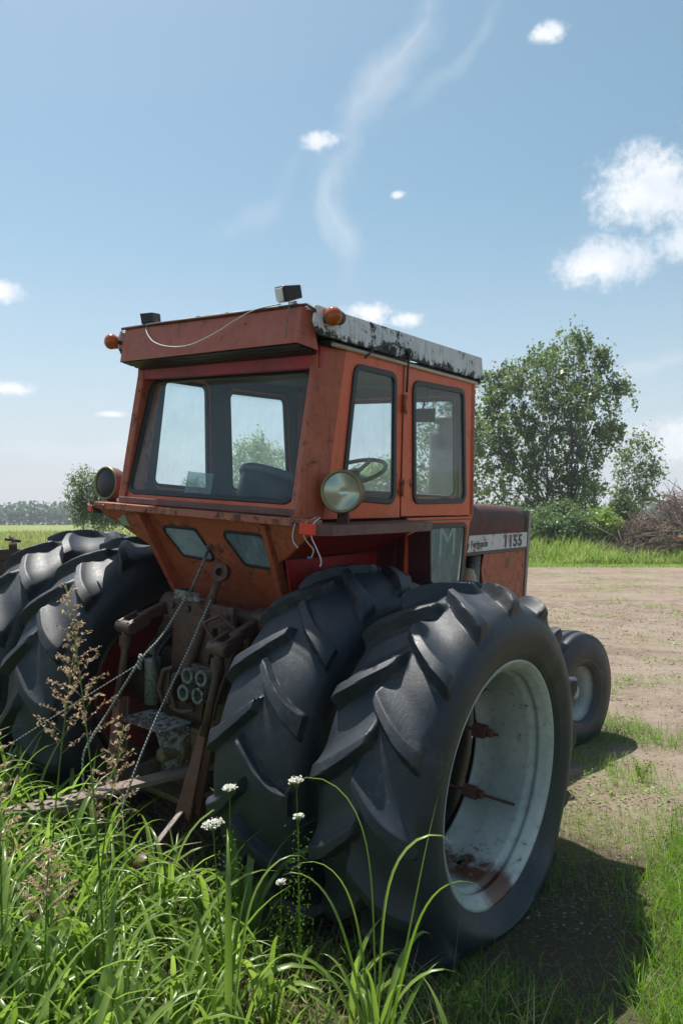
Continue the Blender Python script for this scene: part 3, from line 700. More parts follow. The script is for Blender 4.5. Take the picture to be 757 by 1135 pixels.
# side walls: (u=Y, v=Z) on X = +-.695
RSW = [(-.092, 1.955), (.382, 1.928), (.338, 2.612), (-.028, 2.610)]
DW = [(.552, 1.932), (1.150, 1.938), (1.062, 2.612), (.492, 2.598)]
LW = [(.60, 1.33), (1.135, 1.36), (1.175, 1.825), (.60, 1.825)]
def window(name, frame_c, o, u, v, r, mat_g, parent, ring=.030, th=.02):
    """rubber gasket with the pane as its child"""
    g = plate(name, [rrect(frame_c, r), rrect(inset(frame_c, ring), max(r - ring, .01))], o, u, v, th, M_BLACK, parent, bevel=.004)
    pn = plate('pane', [rrect(inset(frame_c, ring * .6), max(r - ring * .6, .01))], o, u, v, .004, mat_g, g, bevel=0)
    return g
for sx in (1, -1):
    o = (sx * (XS - .008), 0, 0); u = (0, 1, 0); v = (0, 0, 1)
    sw = plate('side_panel', [[(-.212, 1.862), (.432, 1.862), (.402, RZ), (-.092, RZ)], rrect(inset(RSW, .008), .055)], o, u, v, .016, cabm, cab, .002)
    plate('inner_trim', [[(-.19, 1.875), (1.20, 1.875), (1.165, RZ), (-.08, RZ)], rrect(inset(RSW, -.004), .055), rrect(inset(DW, -.004), .055)], (sx * (XS - .026), 0, 0), u, v, .012, M_TRIM, cab, .001)
    window('side_window', RSW, (sx * (XS + .0), 0, 0), u, v, .06, M_GLASS, cab)
    dr = plate('door', [[(.444, 1.862), (.60, 1.862), (.555, 1.14), (1.13, 1.14), (1.245, 1.86), (1.19, RZ), (.414, RZ)] if False else
                        [(.444, 1.868), (1.252, 1.868), (1.200, RZ), (.414, RZ)], rrect(inset(DW, .008), .055)], o, u, v, .016, cabm, cab, .002)
    window('door_window', DW, (sx * (XS + .0), 0, 0), u, v, .06, M_GLASS, cab)
    hg = MB()
    hg.tube([(sx * (XS + .004), .413, 2.50), (sx * (XS + .004), .432, 2.0)], .003, 6)
    for z_ in (2.46, 2.02): hg.tube([(sx * (XS + .012), .427 - (z_ - 2.0) * .03, z_ - .045), (sx * (XS + .012), .427 - (z_ - 2.0) * .03, z_ + .045)], .011, 10)
    for z_ in (2.50, 2.42, 2.00): hg.box(sx * XS - .003, sx * XS + .006, .40, .455, z_ - .012, z_ + .012)
    hg.build('hinge', M_ORANGE2, dr)
    hd = MB(); hd.tube([(sx * (XS + .012), 1.185, 2.0), (sx * (XS + .04), 1.18, 2.02), (sx * (XS + .04), 1.175, 2.12), (sx * (XS + .012), 1.172, 2.14)], .008, 8)
    if sx < 0: hd.build('handle', M_STEEL, dr)
    lo = plate('lower_door_panel', [[(.515, 1.18), (1.105, 1.18), (1.246, 1.858), (.515, 1.858)], rrect(inset(LW, .008), .04)], o, u, v, .016, cabm, cab, .002)
    window('lower_window', LW, (sx * (XS + .0), 0, 0), u, v, .045, M_GLASS_GREEN, cab)
    if sx > 0:
        rb = MB(); 
        for q in ([(1.225, 1.835), (1.235, 1.835), (1.135, 1.33), (1.125, 1.33)],): rb.poly([(XS + .0005, a_, b_) for a_, b_ in q], (.0015, 0, 0))
        rb.poly([(XS + .0005, .60, 1.846), (XS + .0005, 1.235, 1.846), (XS + .0005, 1.234, 1.840), (XS + .0005, .60, 1.840)], (.0015, 0, 0)); rb.build('seam_line', M_BLACKP, lo)
    gt = MB(); gt.tube([(sx * (XS + .008), -.205, RZ + .003), (sx * (XS + .008), .5, RZ + .0), (sx * (XS + .008), 1.20, RZ - .002)], .010, 8); gt.build('drip_rail', simple('cream_drip_rail', (.50, .42, .30), .6), cab)
# pale letter M laid flat over the lower window
ls = MB(); ls.box(.640, .643, .86, 1.08, 1.50, 1.80)
for a_, b_ in (((.895, 1.66), (.895, 1.80)), ((.895, 1.80), (.96, 1.68)), ((.96, 1.68), (1.025, 1.80)), ((1.025, 1.80), (1.025, 1.66))):
    pass
for nm_ in ('M',):
    cu = bpy.data.curves.new('lettering', 'FONT'); cu.body = nm_; cu.size = .25; cu.extrude = .0004
    ob = bpy.data.objects.new('lettering', cu); COL.objects.link(ob); dg = bpy.context.evaluated_depsgraph_get(); dg.update()
    me = bpy.data.meshes.new_from_object(ob.evaluated_get(dg)); bpy.data.objects.remove(ob)
    me.transform(Matrix(((0, 0, 1, .7045), (1.15, 0, 0, .83), (0, 1, 0, 1.635), (0, 0, 0, 1)))); link('lettering', me, simple('pale_green_lettering', (.27, .39, .36), .6), cab)
# front frame with windscreen
FW = [(-.60, 1.95), (.60, 1.95), (.585, 2.59), (-.585, 2.59)]
fv = Vector((0, -.055, .8)).normalized(); fo = (0, 1.235, 1.86)
FWl = [(a, (b - 1.86)) for a, b in FW]
plate('front_frame', [[(-.63, 0), (.63, 0), (.63, .80), (-.63, .80)], rrect(inset(FWl, .008), .06)], fo, (1, 0, 0), fv, .02, cabm, cab, .002)
plate('inner_trim', [[(-.62, .01), (.62, .01), (.62, .80), (-.62, .80)], rrect(inset(FWl, -.004), .06)], (0, 1.215, 1.86), (1, 0, 0), fv, .012, M_TRIM, cab, .001)
window('windscreen', FWl, (0, 1.24, 1.86), (1, 0, 0), fv, .065, M_GLASS, cab)
ff = MB(); ff.poly([(-.69, 1.25, 1.857), (.69, 1.25, 1.857), (.60, 1.13, 1.18), (-.60, 1.13, 1.18)], (0, -.02, 0)); ff.build('firewall', M_ORANGE2, cab)
# rear wall with window, leaning forward
rv = Vector((0, .14, .63)).normalized(); ro = (0, -.315, 1.885)
RWl = [(-.612, .035), (.612, .035), (.575, .700), (-.600, .700)]
RWb = [(-.612, .035), (.612, .035), (.580, .700), (-.600, .700)]
plate('rear_frame', [[(-.66, -.01), (.66, -.01), (.66, .80), (-.66, .80)], rrect(inset(RWb, .008), .06)], ro, (1, 0, 0), rv, .03, cabm, cab, .003)
window('rear_window', RWb, (0, -.325, 1.887), (1, 0, 0), rv, .065, M_GLASS, cab, ring=.026, th=.024)
sm = MB(); sm.box(-.64, .64, -.352, -.325, 1.872, 1.905); sm.build('window_sill', M_MAROON, cab, bevel=.004)
# sheet standing inside the glass
sh = MB(); sh.poly([(-.20, -.27, 1.93), (.0, -.27, 1.925), (.005, -.255, 2.05), (-.19, -.255, 2.06)], (0, .002, 0)); sh.build('plastic_sheet', M_SHEET, cab)
# ledge along the back
le = MB(); le.box(-.79, .79, -.405, -.33, 1.832, 1.868)
for x_ in (-.70, .68, .2, -.3, .70): le.lathe([(0, .009), (.007, .008), (.009, 0)], (x_, -.405, 1.85), (0, -1, 0), 8)
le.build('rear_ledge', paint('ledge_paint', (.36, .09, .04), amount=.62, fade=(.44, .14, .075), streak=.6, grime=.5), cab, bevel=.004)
# lower back: sloping centre panel with two small windows
pv = Vector((0, .25, -.45)).normalized()   # down the panel
po = (0, -.31, 1.832)
L_ = math.hypot(.25, .45)
def pl(x, z): return (x, (1.832 - z) / .45 * L_)
LWL = [pl(-.385, 1.772), pl(-.085, 1.772), pl(-.005, 1.592), pl(-.275, 1.600)]
LWR = [pl(.085, 1.778), pl(.390, 1.778), pl(.425, 1.592), pl(.185, 1.596)]
plate('lower_back_panel', [[pl(-.447, 1.832), pl(.447, 1.832), pl(.40, 1.34), pl(-.40, 1.34)], rrect(inset(LWL, .006), .035), rrect(inset(LWR, .006), .035)], po, (1, 0, 0), pv, .014, M_ORANGE2, cab, .002)
M_GLASS_PALE = glass('painted_reflection_glass', (.8, .88, .84), 1.3)  # pale film paints in the reflection of sunlit grass
window('small_window', LWL, (0, -.316, 1.829), (1, 0, 0), pv, .04, M_GLASS_PALE, cab, ring=.016, th=.016)
window('small_window', LWR, (0, -.316, 1.829), (1, 0, 0), pv, .04, M_GLASS_GREEN, cab, ring=.016, th=.016)
for sx in (1, -1):
    s_ = MB()
    s_.bar((sx * .462, -.345, 1.834), (sx * .405, -.085, 1.36), .035, .06, up=(0, -1, 0)); s_.build('strut', M_ORANGE2, cab, bevel=.005)
    # corner wing over the tyre: triangular back plate, sloped top, inner wall, front wall, outer lip
    fd = empty('fender', parent=cab)
    t1 = MB(); t1.poly([(sx * .478, -.352, 1.830), (sx * .80, -.378, 1.830), (sx * .53, -.262, 1.665), (sx * .47, -.25, 1.64)], (0, .006, 0)); t1.build('fender_corner', M_ORANGE2, fd, bevel=.001)
    s2 = MB(); s2.poly([(sx * .50, -.26, 1.66), (sx * .82, -.375, 1.835), (sx * .82, .52, 1.835), (sx * .50, .52, 1.66)], (0, 0, .008)); s2.build('fender_slope', M_RED, fd)
    s3 = MB(); s3.poly([(sx * .50, -.24, 1.655), (sx * .50, .52, 1.655), (sx * .46, .52, 1.2), (sx * .44, -.09, 1.34)], (.008 * sx, 0, 0))
    for yy, zz in ((-.02, 1.60), (.28, 1.60), (.30, 1.632), (.42, 1.632)): s3.lathe([(0, .012), (.008, .010), (.010, 0)], (sx * .508 if sx > 0 else sx * .508, yy, zz), (sx, 0, 0), 10)
    s3.build('fender_wall', M_RED, fd)
    s4 = MB(); s4.poly([(sx * .50, .52, 1.66), (sx * .838, .52, 1.835), (sx * .845, .54, 1.50), (sx * .50, .56, 1.40)], (0, .008, 0)); s4.box(min(sx * .62, sx * .635), max(sx * .62, sx * .635), .50, .52, 1.45, 1.72); s4.build('fender_front', paint('dark_maroon_back', (.09, .012, .014), amount=.4), fd)
    s5 = MB(); s5.poly([(sx * .70, -.405, 1.838), (sx * .80, -.405, 1.838), (sx * .845, -.33, 1.838), (sx * .845, .525, 1.838), (sx * .70, .525, 1.838)], (0, 0, .010))
    s5.poly([(sx * .80, -.405, 1.798), (sx * .845, -.33, 1.805), (sx * .845, .525, 1.812), (sx * .845, .525, 1.848), (sx * .845, -.33, 1.848), (sx * .80, -.405, 1.848)], (-.004 * sx, .004, 0)) if False else None
    s5.poly([(sx * .845, -.33, 1.800), (sx * .845, .525, 1.800), (sx * .845, .525, 1.846), (sx * .845, -.33, 1.846)], (.005 * sx, 0, 0))
    s5.poly([(sx * .79, -.407, 1.80), (sx * .847, -.330, 1.80), (sx * .847, -.330, 1.846), (sx * .79, -.407, 1.846)], (.003 * sx, -.003, 0))
    s5.build('fender_lip', M_MAROON, fd)
bx = MB(); bx.box(-.69, -.69 + .07, -.345, -.34, 1.76, 1.828); 
rf = MB(); rf.poly([(-.70, -.352, 1.826), (-.60, -.352, 1.826), (-.565, -.325, 1.745), (-.63, -.325, 1.745)], (0, -.003, 0)); rf.build('decal', simple('faded_green_sticker', (.25, .36, .28), .6), cab)
# roof: white side boards, crowned top, orange visor box with dark louvres under it
rt = MB()
n_ = 10; v = []; f = []
for j, y_ in enumerate((-.325, .2, .8, 1.27)):
    for i in range(n_ + 1):
        x_ = -.70 + 1.40 * i / n_; v.append((x_, y_, 2.818 + .035 * (1 - (x_ / .7) ** 2) - (.006 if j in (0, 3) else 0)))
for j in range(3):
    for i in range(n_): f.append((j * 11 + i, j * 11 + i + 1, (j + 1) * 11 + i + 1, (j + 1) * 11 + i))
rt.add(v, f, True); ro_ = rt.build('roof_top', M_WHITE, cab); ro_.modifiers.new('solid', 'SOLIDIFY').thickness = .008
for sx in (1, -1):
    sd = MB(); sd.poly([(sx * .712, -.315, 2.694), (sx * .712, -.350, 2.75), (sx * .704, -.330, 2.826), (sx * .704, 1.26, 2.826), (sx * .712, 1.285, 2.69), (sx * .712, .5, 2.692)], (-.014 * sx, 0, 0)); sd.build('roof_side', M_WHITE, cab, bevel=.004)
fr_ = MB(); fr_.box(-.698, .698, 1.245, 1.275, 2.67, 2.82); fr_.build('roof_front', M_WHITE, cab, bevel=.005)
ln_ = MB(); ln_.box(-.688, .688, -.195, 1.235, 2.668, 2.690); ln_.build('headliner', M_DARK, cab)
vs_ = MB()
# visor: top edge y=-.345, face leaning, right end bevelled
fz0, fz1 = 2.655, 2.822
v = [(-.635, -.375, fz0 - .015), (.635, -.375, fz0), (.635, -.345, fz1), (-.635, -.345, fz1), (-.675, -.28, fz0 - .02), (.685, -.28, fz0 - .025), (.655, -.30, fz1 + .002), (-.665, -.30, fz1 + .002), ]
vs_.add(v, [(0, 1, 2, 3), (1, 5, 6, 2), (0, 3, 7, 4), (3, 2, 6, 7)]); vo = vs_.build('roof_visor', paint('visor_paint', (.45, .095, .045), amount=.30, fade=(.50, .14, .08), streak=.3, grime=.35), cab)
md = vo.modifiers.new('solid', 'SOLIDIFY'); md.thickness = .006; md.offset = -1; bv = vo.modifiers.new('bevel', 'BEVEL'); bv.width = .006; bv.segments = 2
lp_ = MB(); lp_.tube([(-.66, -.348, fz1 + .004), (-.3, -.350, fz1 + .006), (.1, -.351, fz1 + .003), (.45, -.349, fz1 + .006), (.66, -.342, fz1 + .006), (.70, -.335, 2.80), (.705, -.325, 2.72)], .008, 8); lp_.build('rusty_roof_lip', M_HOOD, cab)
lv = MB()
for k in range(5):
    y_ = -.345 + .034 * k; z_ = 2.640 - .006 * k
    lv.bar((-.63, y_, z_ - .002), (.635, y_, z_ + .006), .024, .008, up=(0, .35, 1))
lv.box(-.635, .635, -.35, -.20, 2.655, 2.662); lv.build('louvre', M_BLACKP, cab, bevel=.003)
bk = MB(); bk.box(-.66, .66, -.235, -.20, 2.56, 2.66); bk.build('header', M_RED, cab, bevel=.004)

# interior
fl_ = MB(); fl_.box(-.50, .50, -.05, 1.12, 1.18, 1.21); fl_.box(-.655, .655, -.22, .45, 1.828, 1.842) if False else None; fl_.build('cab_floor', M_DARK, cab)
ins = MB()
for sx in (1, -1): ins.poly([(sx * .42, -.05, 1.30), (sx * .42, .50, 1.30), (sx * .47, .50, 1.67), (sx * .47, -.2, 1.67)], (-.01 * sx, 0, 0)); ins.poly([(sx * .47, -.2, 1.67), (sx * .47, .50, 1.67), (sx * .67, .50, 1.86), (sx * .67, -.28, 1.86)], (0, 0, .01))
ins.build('interior_lining', M_DARK, cab)
seat = empty('seat', parent=cab)
n_ = 24; v = []; f = []
sb = MB()
# curved back shell
rows = 9
for j in range(rows):
    z_ = 1.55 + (2.095 - 1.55) * j / (rows - 1); wd = .235 * (1 - .25 * max(0, (j - 5) / 3) ** 2)
    for i in range(13):
        a = (i - 6) / 6; v.append((.035 + wd * a, .02 - .05 * (j / 8) + .14 * a * a, z_ - .05 * a * a * (j / 8)))
for j in range(rows - 1):
    for i in range(12): f.append((j * 13 + i, j * 13 + i + 1, (j + 1) * 13 + i + 1, (j + 1) * 13 + i))
sb.add(v, f, True); so = sb.build('backrest', M_BLACKP, seat); sl_ = so.modifiers.new('solid', 'SOLIDIFY'); sl_.thickness = .07; sl_.offset = 1
rmv = [v[j * 13] for j in range(rows)] + [v[(rows - 1) * 13 + i] for i in range(1, 13)] + [v[j * 13 + 12] for j in range(rows - 2, -1, -1)]
rm_ = MB(); rm_.tube([(a[0], a[1] + .02, a[2]) for a in rmv], .026, 10); rm_.build('backrest_rim', simple('grey_vinyl', (.14, .15, .15), .5), seat)
cu_ = MB(); cu_.box(-.22, .24, .05, .50, 1.55, 1.66); cu_.build('seat_cushion', M_BLACKP, seat, bevel=.04, seg=3)
bsx = MB(); bsx.box(-.15, .17, .1, .42, 1.2, 1.55); bsx.build('seat_base', M_DARK, seat, bevel=.01)
sw_ = MB(); C0 = Vector((0, .95, 2.10)); ax = Vector((0, -.45, 1)).normalized(); a_ = Vector((1, 0, 0)); b_ = ax.cross(a_)
sw_.tube([C0 + (a_ * math.cos(t) + b_ * math.sin(t)) * .21 for t in np.linspace(0, 2 * math.pi, 33)], .014, 8, caps=False)
for k in range(3):
    t = math.pi / 2 + k * 2 * math.pi / 3; sw_.bar(C0 - ax * .02, C0 + (a_ * math.cos(t) + b_ * math.sin(t)) * .20, .03, .012, up=ax)
sw_.lathe([(-.03, .04), (.01, .045), (.015, 0)], C0, ax, 16); sw_.build('steering_wheel', M_BLACKP, cab)
cl_ = MB(); cl_.tube([C0, C0 - ax * .5], .03, 12); cl_.box(-.25, .25, 1.02, 1.18, 1.5, 1.94); cl_.box(-.30, .30, 1.04, 1.19, 1.94, 1.985); cl_.build('dashboard', M_DARK, cab, bevel=.02)
mr = MB(); mr.box(.33, .52, 1.03, 1.055, 2.42, 2.50); mr.tube([(.43, 1.05, 2.50), (.43, 1.08, 2.58), (.43, 1.12, 2.67)], .007, 6); mr.build('mirror', M_BLACKP, cab, bevel=.008)

# ---- lamps
def beacon(x, y, z, side, nm='amber_lamp'):
    b = empty(nm, (x, y, z), cab); n = Vector((side * .9, -.35, 0)).normalized()
    k = MB(); k.bar((-side * .045, .0, -.005), (0, 0, -.005), .02, .02, up=(0, 0, 1)); k.lathe([(-.045, 0), (-.045, .016), (-.03, .030), (0, .036), (.014, .040), (.016, .0)], (0, 0, 0), (0, -1, .0), 24); k.build('lamp_base', M_HOOD, b)
    for q in (1,):
        l_ = MB(); l_.lathe([(.012, .040), (.022, .043), (.040, .041), (.054, .030), (.060, .014), (.061, 0)], (0, 0, 0), (0, -1, .0), 28)
        l_.build('lens', M_AMBER, b)
    return b
def round_lamp(x, y, z, yaw, refl=None):
    h = empty('headlamp', (x, y, z), cab); h.rotation_euler = (R(-3), 0, R(yaw))
    k = MB(); k.lathe([(.115, 0), (.11, .035), (.075, .075), (.03, .094), (-.02, .098), (-.028, .100), (-.034, .098), (-.034, .086), (-.022, .084)], (0, 0, 0), (0, 1, 0), 40); k.build('lamp_housing', M_MAROON, h)
    k = MB(); k.lathe([(-.030, .098), (-.036, .0985), (-.040, .094), (-.036, .086), (-.030, .084)], (0, 0, 0), (0, 1, 0), 40); k.build('trim_ring', simple('brass_ring', (.25, .22, .10), .4, .6), h)
    k = MB(); k.lathe([(.055 - .085 * (q / 12) ** 2, .085 * q / 12) for q in range(13)], (0, 0, 0), (0, 1, 0), 48); k.build('reflector', refl or M_MIRROR, h)
    k = MB(); k.lathe([(-.030, .085), (-.040, .06), (-.044, .03), (-.045, 0)], (0, 0, 0), (0, 1, 0), 40); k.build('lens', M_LENS if refl is None else M_BLACKP, h)
    k = MB(); k.bar((0, .02, -.09), (0, .03, -.16), .05, .03, up=(0, 1, 0)); k.lathe([(0, .03), (.02, .025), (.025, 0)], (0, .03, -.118), (0, 0, 1), 12); k.build('lamp_bracket', M_HOOD, h)
    return h
M_LENS = glass('clear_lens', (.93, .95, .9), .24)
beacon(.748, -.235, 2.782, 1); beacon(-.735, -.335, 2.760, -1)
round_lamp(.80, -.20, 1.995, 22); round_lamp(-.93, -.20, 1.968, 4, M_BLACKP)  # left lamp: dark reflection painted in as black lens and reflector
def work_lamp(x, y, z, rot, s=1.):
    h = empty('work_lamp', (x, y, z), cab); h.rotation_euler = rot; h.scale = (s, s, s)
    k = MB(); k.add([Vector(q) for q in [(-.055, -.045, -.035), (.055, -.045, -.035), (.06, -.05, .04), (-.06, -.05, .04), (-.04, .045, -.028), (.04, .045, -.028), (.042, .045, .032), (-.042, .045, .032)]],
                   [(0, 1, 2, 3), (5, 4, 7, 6), (1, 5, 6, 2), (4, 0, 3, 7), (3, 2, 6, 7), (4, 5, 1, 0)])
    k.build('lamp_body', M_BLACKP, h, bevel=.006)
    k = MB(); k.box(-.05, .05, -.054, -.0475, -.028, .032); k.build('lens', M_ALU, h, bevel=.004)
    k = MB(); k.bar((0, .01, -.036), (0, .01, -.062), .04, .02, up=(0, 1, 0)); k.build('lamp_bracket', M_STEEL, h)
    return h
work_lamp(.53, -.315, 2.895, (R(16), R(8), R(-28)), 1.0)
work_lamp(-.47, -.30, 2.872, (R(8), R(4), R(-80)), .8)
k = MB(); k.box(.742, .822, -.432, -.412, 1.803, 1.852); k.build('marker_lamp', M_REDLENS, cab, bevel=.004)
k = MB(); k.box(-.835, -.80, -.4135, -.406, 1.812, 1.848); k.build('marker_lamp', M_REDLENS, cab, bevel=.004)
# wiper motor arm on the roof side
k = MB(); k.tube([(XS + .03, .405, 2.735), (XS + .035, .25, 2.745), (XS + .03, .10, 2.70), (XS + .022, .03, 2.64)], .005, 8); k.lathe([(0, .018), (.02, .018), (.025, .01), (.03, 0)], (XS + .01, .41, 2.73), (1, 0, 0), 12)
k.tube([(XS + .02, .42, 2.73), (XS + .015, .425, 2.60), (XS + .014, .425, 2.52)], .006, 6); k.build('wiper_arm', M_BLACKP, cab)
# wires
def wire(name, pts, r, mat, parent):
    P = [Vector(p) for p in pts]; out = []
    for i in range(len(P) - 1):
        p0, p1, p2, p3 = P[max(i - 1, 0)], P[i], P[i + 1], P[min(i + 2, len(P) - 1)]
        for t in (0, .25, .5, .75): out.append(.5 * ((2 * p1) + (p2 - p0) * t + (2 * p0 - 5 * p1 + 4 * p2 - p3) * t * t + (3 * p1 - p0 - 3 * p2 + p3) * t ** 3))
    out.append(P[-1]); k = MB(); k.tube(out, r, 6); return k.build(name, mat, parent)
wire('wire', [(-.46, -.335, 2.84), (-.43, -.365, 2.79), (-.34, -.385, 2.725), (-.20, -.392, 2.69), (-.05, -.390, 2.69), (.12, -.386, 2.735), (.25, -.375, 2.79), (.36, -.36, 2.83), (.50, -.34, 2.845)], .0028, M_WIRE, cab)
wire('wire', [(.56, -.35, 2.86), (.575, -.37, 2.80), (.585, -.385, 2.74), (.575, -.388, 2.68)], .0025, M_GREYP, cab)
wire('wire', [(.78, -.36, 1.88), (.765, -.418, 1.85), (.765, -.425, 1.80), (.79, -.42, 1.765), (.815, -.415, 1.74), (.805, -.415, 1.705)], .0028, M_WIREY, cab)
k = MB(); k.tube([(.805, -.415, 1.705), (.785, -.417, 1.704)], .0045, 8); k.build('wire_connector', M_BLUE, cab)
wire('wire', [(.80, -.36, 1.88), (.805, -.414, 1.85), (.805, -.422, 1.80), (.83, -.415, 1.75), (.855, -.41, 1.70), (.852, -.41, 1.67)], .003, M_WIRE, cab)
wire('wire', [(.70, -.41, 1.85), (.695, -.418, 1.80), (.70, -.416, 1.765), (.725, -.412, 1.74)], .0028, M_WIRE, cab)

# ---- hitch at the back
k = MB(); k.poly([(-.22, -.335, 1.40), (.26, -.335, 1.40), (.26, -.335, 1.30), (.12, -.335, 1.28), (.06, -.335, .78), (-.20, -.335, .78), (-.17, -.335, 1.28), (-.22, -.335, 1.30)], (0, .03, 0))
for x_, z_ in ((-.18, 1.36), (-.06, 1.355), (.05, 1.355), (.22, 1.35), (-.12, .9), (0, .86)): k.lathe([(0, .020), (.014, .019), (.016, 0)], (x_, -.336, z_), (0, -1, 0), 6, smooth=False)
k.build('hitch_plate', M_HITCH, tractor, bevel=.004)
k = MB(); k.box(-.13, .06, -.375, -.365, 1.405, 1.452); k.box(-.13, -.12, -.365, -.25, 1.405, 1.452); k.box(-.13, .06, -.365, -.25, 1.400, 1.406); k.build('top_bracket', M_SHIELD, tractor, bevel=.006)
k = MB(); k.tube([(-.34, -.20, 1.33), (.36, -.20, 1.33)], .045, 16); k.tube([(-.38, -.20, 1.33), (-.30, -.20, 1.33)], .065, 16); k.tube([(.30, -.20, 1.33), (.40, -.20, 1.33)], .065, 16); k.box(-.30, .34, -.30, -.1, 1.20, 1.29); k.build('rocker_shaft', M_HITCH, tractor, bevel=.006)
for sx in (1, -1):
    k = MB(); k.bar((sx * .33, -.10, 1.36), (sx * .345, -.42, 1.275), .045, .085, w2=.045, h2=.05)
    for dx in (-.038, .038): k.bar((sx * .345 + dx, -.39, 1.28), (sx * .345 + dx, -.515, 1.235), .020, .075)
    k.tube([(sx * .345 - .06, -.50, 1.24), (sx * .345 + .06, -.50, 1.24)], .034, 14)
    k.build('lift_arm', M_HITCH, tractor, bevel=.008)
    k = MB(); k.tube([(sx * .345, -.50, 1.24), (sx * .34, -.51, 1.10), (sx * .325, -.56, .84)], [.026, .018, .022], 12); k.lathe([(-.03, .032), (.03, .032)], (sx * .342, -.505, 1.17), (0, 0, 1), 12)
    k.build('lift_rod', M_HITCH, tractor)
    k = MB(); p0 = Vector((sx * .325, -.555, .88)); p1 = Vector((sx * .27, -.62, .46))
    k.bar(p0, p1, .045, .018, up=(0, -1, 0), w2=.095); k.bar(p0 + Vector((0, .05, 0)), p1 + Vector((0, .06, 0)), .05, .015, up=(0, -1, 0), w2=.09); k.build('lift_fork', M_HITCH_OR, tractor, bevel=.004)
    k = MB(); k.bar((sx * .24, .05, .52), (sx * .27, -.62, .47), .035, .075); k.bar((sx * .27, -.62, .47), (sx * .31, -.84, .36), .03, .06); k.lathe([(-.03, .045), (.03, .045), (.03, .02), (-.03, .02)], (sx * .315, -.87, .345), (1, 0, 0), 20, closed=True)
    k.build('lower_link', M_TIMBER if sx < 0 else M_HITCH, tractor, bevel=.005)
# top link standing up against the cab
k = MB(); A = Vector((.12, -.29, 1.56)); B = Vector((-.02, -.38, 1.02)); d = (B - A).normalized()
k.tube([A + d * .04, A + d * .13, A + d * .16, B - d * .05, B], [.020, .020, .030, .030, .022], 14)
k.lathe([(-.022, .046), (.022, .046), (.022, .020), (-.022, .020)], A, (.35, -1, .2), 24, closed=True, smooth=False); k.lathe([(-.018, .02), (-.018, .001)], A, (.35, -1, .2), 16)
k.tube([A + d * .20, A + d * .23], .036, 12); k.build('top_link', M_HITCH, tractor)
k = MB(); k.tube([(-.02, -.245, 1.665), (-.045, -.29, 1.53), (-.07, -.33, 1.42)], .0075, 8); k.lathe([(-.01, .014), (.01, .014), (.01, 0)], (-.02, -.245, 1.67), (0, -1, .5), 10); k.build('control_rod', M_GREYP, tractor)
# hydraulic couplers
for (x_, z_) in ((.085, 1.055), (.185, 1.06), (.06, .965), (.165, .97)):
    k = MB(); k.lathe([(0, .0), (0, .036), (.045, .036), (.05, .040), (.062, .040), (.062, .026), (.02, .024), (.02, 0)], (x_, -.40, z_), (0, -1, .05), 24, smooth=False); k.build('hydraulic_coupler', M_GREYP, tractor)
    if z_ < 1: k.build('_', M_HOOD, tractor) if False else None
k = MB(); k.box(-.12, -.07, -.44, -.34, .88, 1.06); k.box(0.0, .04, -.42, -.34, .90, 1.04); k.tube([(-.10, -.43, .86), (-.12, -.46, .95), (-.10, -.45, 1.05), (-.05, -.43, 1.07)], .014, 8); k.tube([(-.02, -.43, .86), (-.03, -.46, .95), (-.02, -.45, 1.04), (.03, -.43, 1.06)], .014, 8)
k.tube([(.10, -.42, .88), (.02, -.44, .86), (-.06, -.43, .87)], .012, 8); k.box(.04, .22, -.395, -.34, .92, 1.10); k.build('valve_bracket', M_HITCH, tractor, bevel=.012)
for P_, r_ in (([(.36, -.3, 1.1), (.36, -.36, .9), (.30, -.36, .7)], .014), ([(-.30, -.2, 1.2), (-.34, -.3, 1.05), (-.30, -.32, .8), (-.28, -.2, .6)], .013), ([(.26, -.2, 1.1), (.30, -.3, 1.0), (.30, -.33, .8), (.25, -.2, .6)], .016), ([(.42, -.2, 1.2), (.40, -.3, 1.0), (.43, -.3, .8)], .010)): wire('hose', P_, r_, M_BLACKP, tractor)
k = MB(); k.tube([(-.255, -.40, 1.08), (-.25, -.40, 1.06), (-.24, -.40, .84)], [.045, .040, .040], 18); k.tube([(-.255, -.40, 1.10), (-.255, -.40, 1.14)], .018, 10); k.build('hydraulic_cylinder', M_GREYP, tractor)
k = MB(); k.poly([(-.30, -.56, .775), (.02, -.56, .775), (.06, -.40, .80), (-.24, -.40, .80)], (0, 0, .012)); k.poly([(-.02, -.555, .775), (.055, -.41, .79), (.05, -.41, .60), (.0, -.50, .58)], (.01, 0, 0)); k.build('power_shaft_shield', paint('chipped_shield', (.22, .25, .25), rust=(.05, .03, .02), amount=.85, rough=.5, scale=2), tractor, bevel=.002)
k = MB(); k.box(-.16, .16, -.40, -.28, .38, .78); k.lathe([(0, .07), (.05, .07), (.05, .04), (.14, .035), (.14, 0)], (0, -.40, .66), (0, -1, 0), 24); k.box(-.20, .20, -.52, -.30, .44, .47)
for x_, z_ in ((.10, .62), (-.1, .6), (.12, .5), (-.12, .45), (.10, .72)): k.lathe([(0, .016), (.012, .015), (.014, 0)], (x_, -.401, z_), (0, -1, 0), 6, smooth=False)
k.build('gear_housing', M_YELLOWISH, tractor, bevel=.012)
k = MB(); k.tube([(-.32, -.42, .50), (-.44, -.42, .50)], .085, 20); k.tube([(-.44, -.42, .50), (-.5, -.42, .5)], .05, 16); k.box(-.28, -.20, -.30, -.1, .4, .8); k.box(.20, .28, -.30, -.1, .4, .8); k.build('side_casting', M_GREASE, tractor, bevel=.01)
k = MB(); A = Vector((.16, -.30, .60)); B = Vector((-.30, -1.10, .46)); k.bar(A, B, .085, .028)
k.bar(B + Vector((.14, .22, .028)), B - Vector((.03, .05, -.02)), .095, .012)
